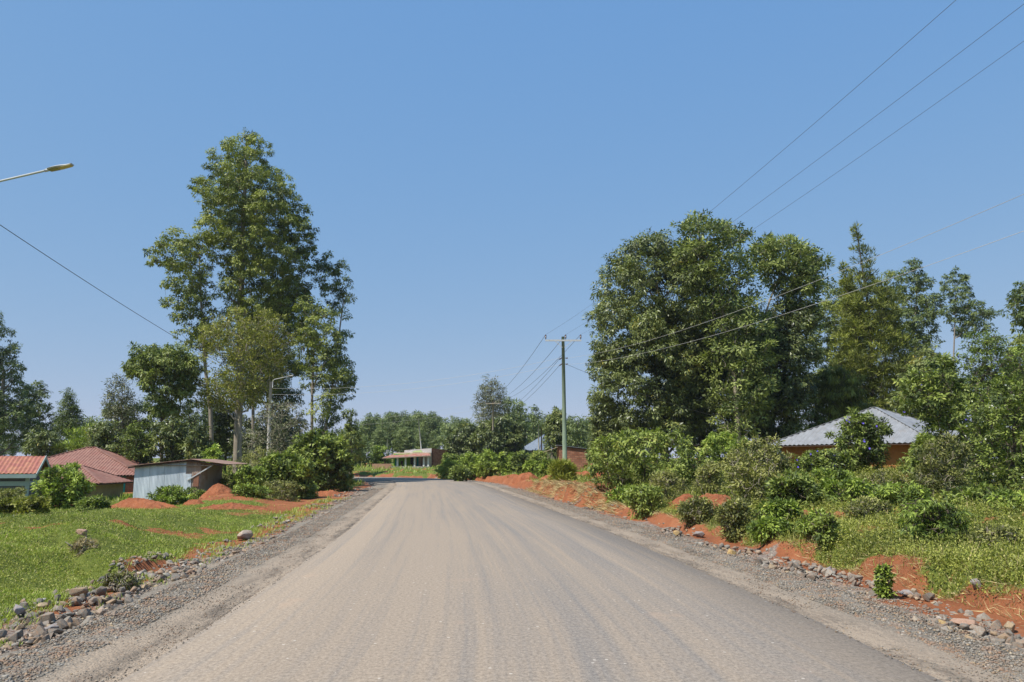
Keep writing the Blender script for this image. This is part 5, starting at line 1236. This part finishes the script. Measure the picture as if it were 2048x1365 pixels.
def merged_rocks(name, P, R, seed, m_, flatten=.7, low=False):
    r_ = rng(seed); n = len(P); kk = r_.integers(0, 10, n); Rm = rotm(r_, n); VV = []; FF = []; TT = []; base = 0
    if low:
        lv_ = np.array([[1, 0, 0], [-1, 0, 0], [0, 1, 0], [0, -1, 0], [0, 0, 1], [0, 0, -1]], float); lf = np.array([[0, 2, 4], [2, 1, 4], [1, 3, 4], [3, 0, 4], [2, 0, 5], [1, 2, 5], [3, 1, 5], [0, 3, 5]])
        V = lv_[None]*(.6+.8*r_.random((n, 6, 1))); V = np.einsum('nij,nkj->nki', Rm, V)*R[:, None, None]; V[:, :, 2] *= flatten
        V += P[:, None]; F_ = lf[None]+(np.arange(n)*6)[:, None, None]
        return link(name, mesh_np(name, V.reshape(-1, 3), F_.reshape(-1, 3), {'tint': ('FACE', np.repeat(r_.random(n), 8))}), m_)
    for k in range(10):
        ix = np.where(kk == k)[0]
        if not len(ix): continue
        V = np.einsum('nij,kj->nki', Rm[ix], RV[k])*R[ix, None, None]; V[:, :, 2] *= flatten; V += P[ix, None]
        nv = len(RV[k]); VV.append(V.reshape(-1, 3)); FF.append((RF[k][None]+(np.arange(len(ix))*nv)[:, None, None]).reshape(-1, 3)+base)
        TT.append(np.repeat(r_.random(len(ix)), len(RF[k]))); base += nv*len(ix)
    return link(name, mesh_np(name, np.concatenate(VV), np.concatenate(FF), {'tint': ('FACE', np.concatenate(TT))}), m_)
def row_positions(r_, n, side, s0, s1, u0, u1, power=1.0):
    s = s0*(s1/s0)**(r_.random(n)**power); s = s+60.; uu = r_.uniform(u0, u1, n)
    x, y, dx, dy = cl_at(s); return x+dy*uu*side, y-dx*uu*side
r = rng(900)
def stones(side, n, s1, u0, u1, rmin, rmax, dens_seed):
    X, Y = row_positions(r, n*3, side, 6.5, s1, u0, u1)
    keep = fbm(X*.55, Y*.30, dens_seed, 3)+r.normal(0, .05, len(X)) > .46
    X, Y = X[keep][:n], Y[keep][:n]
    R = rmin+(rmax-rmin)*r.random(len(X))**2.6
    Z = height(X, Y)+R*.0+.06*(fbm(X*1.2, Y*1.2, 8, 2) > .55)*R/.1
    return np.stack([X, Y, Z], 1), R
PL, RL = stones(-1, 4400, 85, 4.9, 6.6, .025, .105, 61)
PR, RR = stones(1, 3000, 90, 4.8, 6.05, .022, .10, 62)
# piles: raise stones where they crowd
def big_individuals(P, R, n, label, group):
    dist = np.hypot(P[:, 0], P[:, 1]); inview = (P[:, 1] > 7.5) & (np.abs(P[:, 0]/P[:, 1]) < .66); sc = np.where(inview, R/dist, 0); idx = np.argsort(-sc)[:n]
    Rm = rotm(r, len(idx))
    for c, i in enumerate(idx):
        o = bpy.data.objects.new('rubble_stone', rp[int(r.integers(10))]); C.objects.link(o)
        mt = Matrix([list(row) for row in Rm[c]]).to_4x4(); o.matrix_world = Matrix.Translation([float(v) for v in P[i]]) @ Matrix.Diagonal((1, 1, .75, 1)) @ mt @ Matrix.Scale(float(R[i]), 4)
        e_ = mt.to_euler(); o.location = [float(v) for v in P[i]]; o.rotation_euler = e_; o.scale = (float(R[i]),)*3
        st_ = ('near', 'middle', 'far')[int(np.digitize(P[i][1], [13.5, 24]))]; big = 'big' if R[i] > np.median(R[idx]) else 'smaller'
        where = {'near': 'nearest stretch', 'middle': 'middle stretch', 'far': 'far stretch'}[st_]
        tag(o, label % (big, where), 'stone', group+', '+where)
    return np.setdiff1d(np.arange(len(P)), idx)
kl = big_individuals(PL, RL, 150, '%s angular broken stone in the %s of the left rubble row', 'rubble stones along the left verge')
kr = big_individuals(PR, RR, 135, '%s angular broken stone in the %s of the right rubble row', 'rubble stones along the right verge')
tag(merged_rocks('rubble', PL[kl], RL[kl], 3, M['rock']), 'small grey rubble between the larger stones of the left verge', 'rubble', kind='stuff')
tag(merged_rocks('rubble', PR[kr], RR[kr], 4, M['rock']), 'small grey rubble lying between the larger stones of the right verge', 'rubble', kind='stuff')
def boulder(label, px, py, rad, seed, m_, flat=.7, sx=1., z=None, sink=.3, D=None):
    if D is None:
        z_ = -.15
        for _ in range(6): p_ = onz(px, py, z_); z_ = hz(p_[0], p_[1])
        D = p_[1]; x_ = p_[0]
    else: x_ = at(px, py, D)[0]; z_ = hz(x_, D)
    me = rock_mesh('boulder', seed, 18, flat); me.materials.append(m_)
    o = link('boulder', me, None, None, (x_, D, z_+rad*sink)); o.scale = (rad*sx, rad, rad); o.rotation_euler = (0, 0, seed*.7); tag(o, label, 'boulder'); return o
boulder('pinkish boulder lying alone in the left grass', 163, 1070, .15, 601, M['rock_pink'], .7, 1.0, sink=.25)
boulder('grey boulder half buried in the grass of the right bank', 1950, 1158, .115, 602, M['rock_grey'], .75, 1.2)
boulder('large flat grey boulder on top of the left rubble pile', 157, 1200, .13, 603, M['rock'], .6, 1.3, sink=.9)
boulder('big tilted grey slab at the left edge of the rubble pile', 35, 1240, .14, 604, M['rock_grey'], .7, 1.3, sink=.9)
boulder('brown block in the middle of the near left rubble pile', 95, 1245, .12, 605, M['rock'], .75, 1.3, sink=.6)
boulder('olive-brown egg-shaped boulder at the right end of the near left pile', 168, 1236, .105, 606, M['rock'], .95, .85, sink=.5)
boulder('pointed dark grey slab lying low before the left pile', 112, 1262, .13, 607, M['rock_grey'], .4, 1.5, sink=.3)
boulder('tan boulder with whitish face beside the red soil on the left verge', 490, 1080, .27, 608, M['rock_tan'], .5, 1.4, sink=.4)
boulder('grey boulder in the grass edge above the left rubble', 222, 1168, .12, 609, M['rock_grey'], .8, 1.2, sink=.5)
boulder('small cream stone in the left rubble', 203, 1232, .07, 610, M['rock_tan'], .8, .9, sink=.7)
boulder('ochre yellow stone in the far part of the right rubble row', 1352, 1072, .14, 611, M['rock_yellow'], .7, 1., sink=.5)
boulder('pale ochre stone in the middle of the right rubble row', 1462, 1114, .15, 612, M['rock_yellow'], .6, 1.3, sink=.5)
boulder('orange-brown stone in the near right rubble', 1884, 1252, .06, 613, M['rock_yellow'], .9, 1., sink=.6)
boulder('long brown-topped flat boulder in the near right rubble', 1930, 1255, .11, 614, M['rock_pink'], .5, 1.6, sink=.5)
boulder('whitish stone in the right rubble row below the bushes', 1398, 1075, .15, 615, M['rock_grey'], .7, 1.2, sink=.5)
boulder('grey angular boulder at the foot of the right bank', 1658, 1150, .12, 616, M['rock_grey'], .7, 1.2, sink=.5)
boulder('long dark slab among the stones right of the road', 1815, 1195, .11, 617, M['rock_grey'], .5, 1.6, sink=.5)
# gravel crumbs
def gravel(side, n, s1, u0, u1, rmin, rmax, seed, label):
    r_ = rng(seed); X, Y = row_positions(r_, n, side, 6.0, s1, u0, u1); d = np.hypot(X, Y)
    s_, u_ = su(X, Y); A = np.abs(u_); R = (rmin+(rmax-rmin)*r_.random(n)**2)*(1+d*.015)
    Z = np.where(A < 5.0, -.045-.012*(A-3.3), height(X, Y))+R*.2
    Z = np.where(A < 3.45, .0, Z)
    o = merged_rocks('gravel', np.stack([X, Y, Z], 1), R, seed, M['rock'], .7, True); tag(o, label, 'gravel', kind='stuff')
gravel(-1, 42000, 60, 4.25, 5.75, .006, .022, 31, 'grey crushed gravel along the left shoulder')
gravel(1, 38000, 60, 4.15, 5.6, .006, .020, 32, 'grey crushed gravel along the right shoulder')
gravel(-1, 7000, 40, 3.4, 4.5, .004, .012, 33, 'dark crumbs scattered at the left asphalt edge')
gravel(1, 7000, 40, 3.4, 4.4, .004, .012, 34, 'dark crumbs scattered at the right asphalt edge')

# ==================================================================== GRASS AND WEEDS
def scatter(r_, n, y0, y1, xfun, power=1.0):
    Y = y0*(y1/y0)**(r_.random(n)**power); lo, hi = xfun(Y); X = lo+(hi-lo)*r_.random(n); return X, Y
def grass(name, label, X, Y, seed, hmin, hmax, wid, m_='grass', dry=.08, lean=.55):
    r_ = rng(seed); g = grassmask(X, Y); s_, u_ = su(X, Y)
    keep = (r_.random(len(X)) < g**1.3) & (np.abs(u_) > 5.9); X, Y = X[keep], Y[keep]; n = len(X)
    d = np.hypot(X, Y); Z = height(X, Y)-.01
    cl = fbm(X*1.1, Y*1.1, 55, 4)
    H = (hmin+(hmax-hmin)*r_.random(n))*(.25+2.6*cl**2)*(1+d*.012)
    az = r_.random(n)*6.283; D = np.stack([np.cos(az)*lean, np.sin(az)*lean, np.full(n, 1.)], 1)+r_.normal(0, .15, (n, 3))
    Nn = np.stack([-np.cos(az), -np.sin(az), np.full(n, .9)], 1)
    T_ = .30+.95*(fbm(X*.55, Y*.8, 66, 4)-.42)+.55*(cl-.45)+r_.normal(0, .12, n); T_ = np.where(r_.random(n) < dry, .97, np.clip(T_, 0, .84))
    W = wid*(1+d*.055)*(.7+.6*r_.random(n))
    me = leaves_mesh(name, np.stack([X, Y, Z], 1), D, Nn, H, W, T_, .1)
    o = link(name, me, M[m_]); tag(o, label, 'grass', kind='stuff'); return o
def weeds(name, label, X, Y, seed, hmin, hmax, lsz, lt=22, m_='weed', minu=6.15):
    r_ = rng(seed); g = grassmask(X, Y); s_, u_ = su(X, Y)
    keep = (r_.random(len(X)) < g**1.5) & (np.abs(u_) > minu); X, Y = X[keep], Y[keep]; n = len(X); d = np.hypot(X, Y); Z = height(X, Y)
    cl = fbm(X*.55, Y*.55, 88, 4); Hh_ = (hmin+(hmax-hmin)*r_.random(n)**1.5)*(.35+1.5*cl)
    rad = (.10+.16*r_.random(n))*(1+d*.01)
    g3 = r_.normal(size=(n, lt, 3)); g3 = unit(g3)*(r_.random((n, lt, 1))**.4); P = np.empty((n, lt, 3))
    P[..., 0] = X[:, None]+g3[..., 0]*rad[:, None]; P[..., 1] = Y[:, None]+g3[..., 1]*rad[:, None]; P[..., 2] = Z[:, None]+(np.abs(g3[..., 2]))*Hh_[:, None]
    D = g3+r_.normal(0, .5, g3.shape)+np.array([0, 0, .25]); Nn = np.array([0, 0, 1.])+r_.normal(0, .55, g3.shape)+g3*.4
    T_ = (.25+.55*(fbm(X*.4, Y*.4, 99, 3)-.3)+r_.normal(0, .10, n))[:, None]+r_.normal(0, .12, (n, lt)); T_ = np.where(r_.random((n, lt)) < .05, .97, np.clip(T_, 0, .88))
    L = (lsz*(1+d*.035))[:, None]*(.6+.8*r_.random((n, lt))); 
    me = leaves_mesh(name, P.reshape(-1, 3), D.reshape(-1, 3), Nn.reshape(-1, 3), L.ravel(), L.ravel()*.42, T_.ravel())
    o = link(name, me, M[m_]); tag(o, label, 'weeds', kind='stuff'); return o
r = rng(1234)
lf = lambda Y: (-.72*Y-2.5, np.minimum(-5.0, -6.2-.0*Y))
X, Y = scatter(r, 330000, 8.5, 60, lf); grass('grass', 'short bright green grass on the left slope', X, Y, 1, .018, .065, .006)
X, Y = scatter(r, 9000, 8.5, 45, lf); weeds('ground_weeds', 'low weeds scattered in the left grass', X, Y, 2, .04, .16, .020, 16)
X, Y = scatter(r, 9000, 8.5, 30, lf); grass('dry_grass', 'straw-coloured dry stalks lying in the left grass', X, Y, 22, .05, .15, .004, 'dry', .1, 1.8)
X, Y = scatter(r, 5000, 8.5, 30, lambda Y: (5.9+0*Y, .70*Y+2.5)); grass('dry_grass', 'dry stalks standing among the weeds of the right bank', X, Y, 23, .10, .28, .005, 'dry', .1, .7)
rf_ = lambda Y: (np.maximum(2., 5.4-.075*np.maximum(0, Y-20)), .72*Y+2.5)
X, Y = scatter(r, 90000, 8.5, 60, rf_); grass('grass', 'rough grass on the right bank', X, Y, 3, .05, .16, .006, dry=.16)
X, Y = scatter(r, 36000, 8.5, 52, rf_, .8); weeds('ground_weeds', 'dense leafy weeds covering the right bank', X, Y, 4, .07, .36, .030, 20)
X, Y = scatter(r, 5000, 9, 36, lambda Y: (rf_(Y)[0], rf_(Y)[0]+4.5)); weeds('ground_weeds', 'taller leafy weeds near the lip of the right bank', X, Y, 5, .10, .38, .028, 26)
X, Y = scatter(r, 60000, 45, 125, lambda Y: (-.60*Y, .45*Y)); grass('grass', 'distant verge grass beyond the bend', X, Y, 6, .10, .25, .012)
X, Y = scatter(r, 3500, 30, 100, lambda Y: (rf_(Y)[0]-.04*np.maximum(0, Y-50)*2, .45*Y)); weeds('ground_weeds', 'low green weeds on the far right verge', X, Y, 7, .1, .45, .05, 18)
Yv = 8.5*(45/8.5)**r.random(9000); s_q, _ = su(0*Yv-5, Yv); x, y, dx, dy = cl_at(s_q); uq = -(5.3+1.5*r.random(9000)**.6); X = x+dy*uq; Y = y-dx*uq
kq = fbm(X*1.3, Y*.8, 17, 3) > .52; X, Y = X[kq], Y[kq]; n = len(X); az = r.random(n)*6.28
o = link('grass', leaves_mesh('grass', np.stack([X, Y, height(X, Y)], 1), np.stack([np.cos(az)*.7, np.sin(az)*.7, np.full(n, 1.)], 1), np.stack([-np.cos(az), -np.sin(az), np.full(n, .9)], 1), (.05+.09*r.random(n))*(1+.012*Y), .007*(1+.055*Y), .25+.7*r.random(n)), M['grass']); tag(o, 'thin grass growing through the left rubble row', 'grass', kind='stuff')
# dry grass hanging over the red cut
Xc = r.uniform(-1.5, 1.5, 5200); s2 = 60+r.uniform(30, 56, 5200); x, y, dx, dy = cl_at(s2); uu = 5.7+np.abs(r.normal(0, .5, 5200)); X = x+dy*uu; Y = y-dx*uu
n = len(X); Z = height(X, Y); az = r.random(n)*6.28; D = np.stack([-.7+np.cos(az)*.3, np.sin(az)*.3, r.uniform(-.7, .6, n)], 1)
o = link('dry_grass', leaves_mesh('dry_grass', np.stack([X, Y, Z], 1), D, np.stack([np.full(n, -1.), 0*X, np.full(n, .6)], 1)+r.normal(0, .3, (n, 3)), .28*(.5+r.random(n)), .02, r.random(n)), M['dry']); tag(o, 'dry straw-coloured grass hanging over the red cut on the right', 'dry grass', kind='stuff')
s2 = 60+r.uniform(7, 30, 3500); x, y, dx, dy = cl_at(s2); uu = 6.25+np.abs(r.normal(0, .22, 3500)); X = x+dy*uu; Y = y-dx*uu
n = len(X); Z = height(X, Y); az = r.random(n)*6.28; D = np.stack([-.5+np.cos(az)*.5, np.sin(az)*.5, r.uniform(-.4, .7, n)], 1)
o = link('dry_grass', leaves_mesh('dry_grass', np.stack([X, Y, Z], 1), D, np.stack([np.full(n, -1.), 0*X, np.full(n, .6)], 1)+r.normal(0, .3, (n, 3)), .15*(.5+r.random(n)), .008, r.random(n)), M['dry']); tag(o, 'dry roots and straw at the lip of the near right bank', 'dry grass', kind='stuff')

# ==================================================================== HAZE
HAZE = 0.00013
if HAZE:
    hm = bpy.data.materials.new('haze_air'); hm.use_nodes = True; hn = hm.node_tree
    hn.nodes.remove(hn.nodes["Principled BSDF"]); pv = hn.nodes.new("ShaderNodeVolumePrincipled"); pv.inputs["Density"].default_value = HAZE
    pv.inputs["Color"].default_value = (.80, .88, 1.0, 1); hn.links.new(pv.outputs[0], hn.nodes["Material Output"].inputs["Volume"])
    hb = MB().box(-3100, 3100, -90, 6100, -4, 60).build('haze', hm); tag(hb, 'thin pale haze in the air over the whole scene', 'haze', kind='stuff')
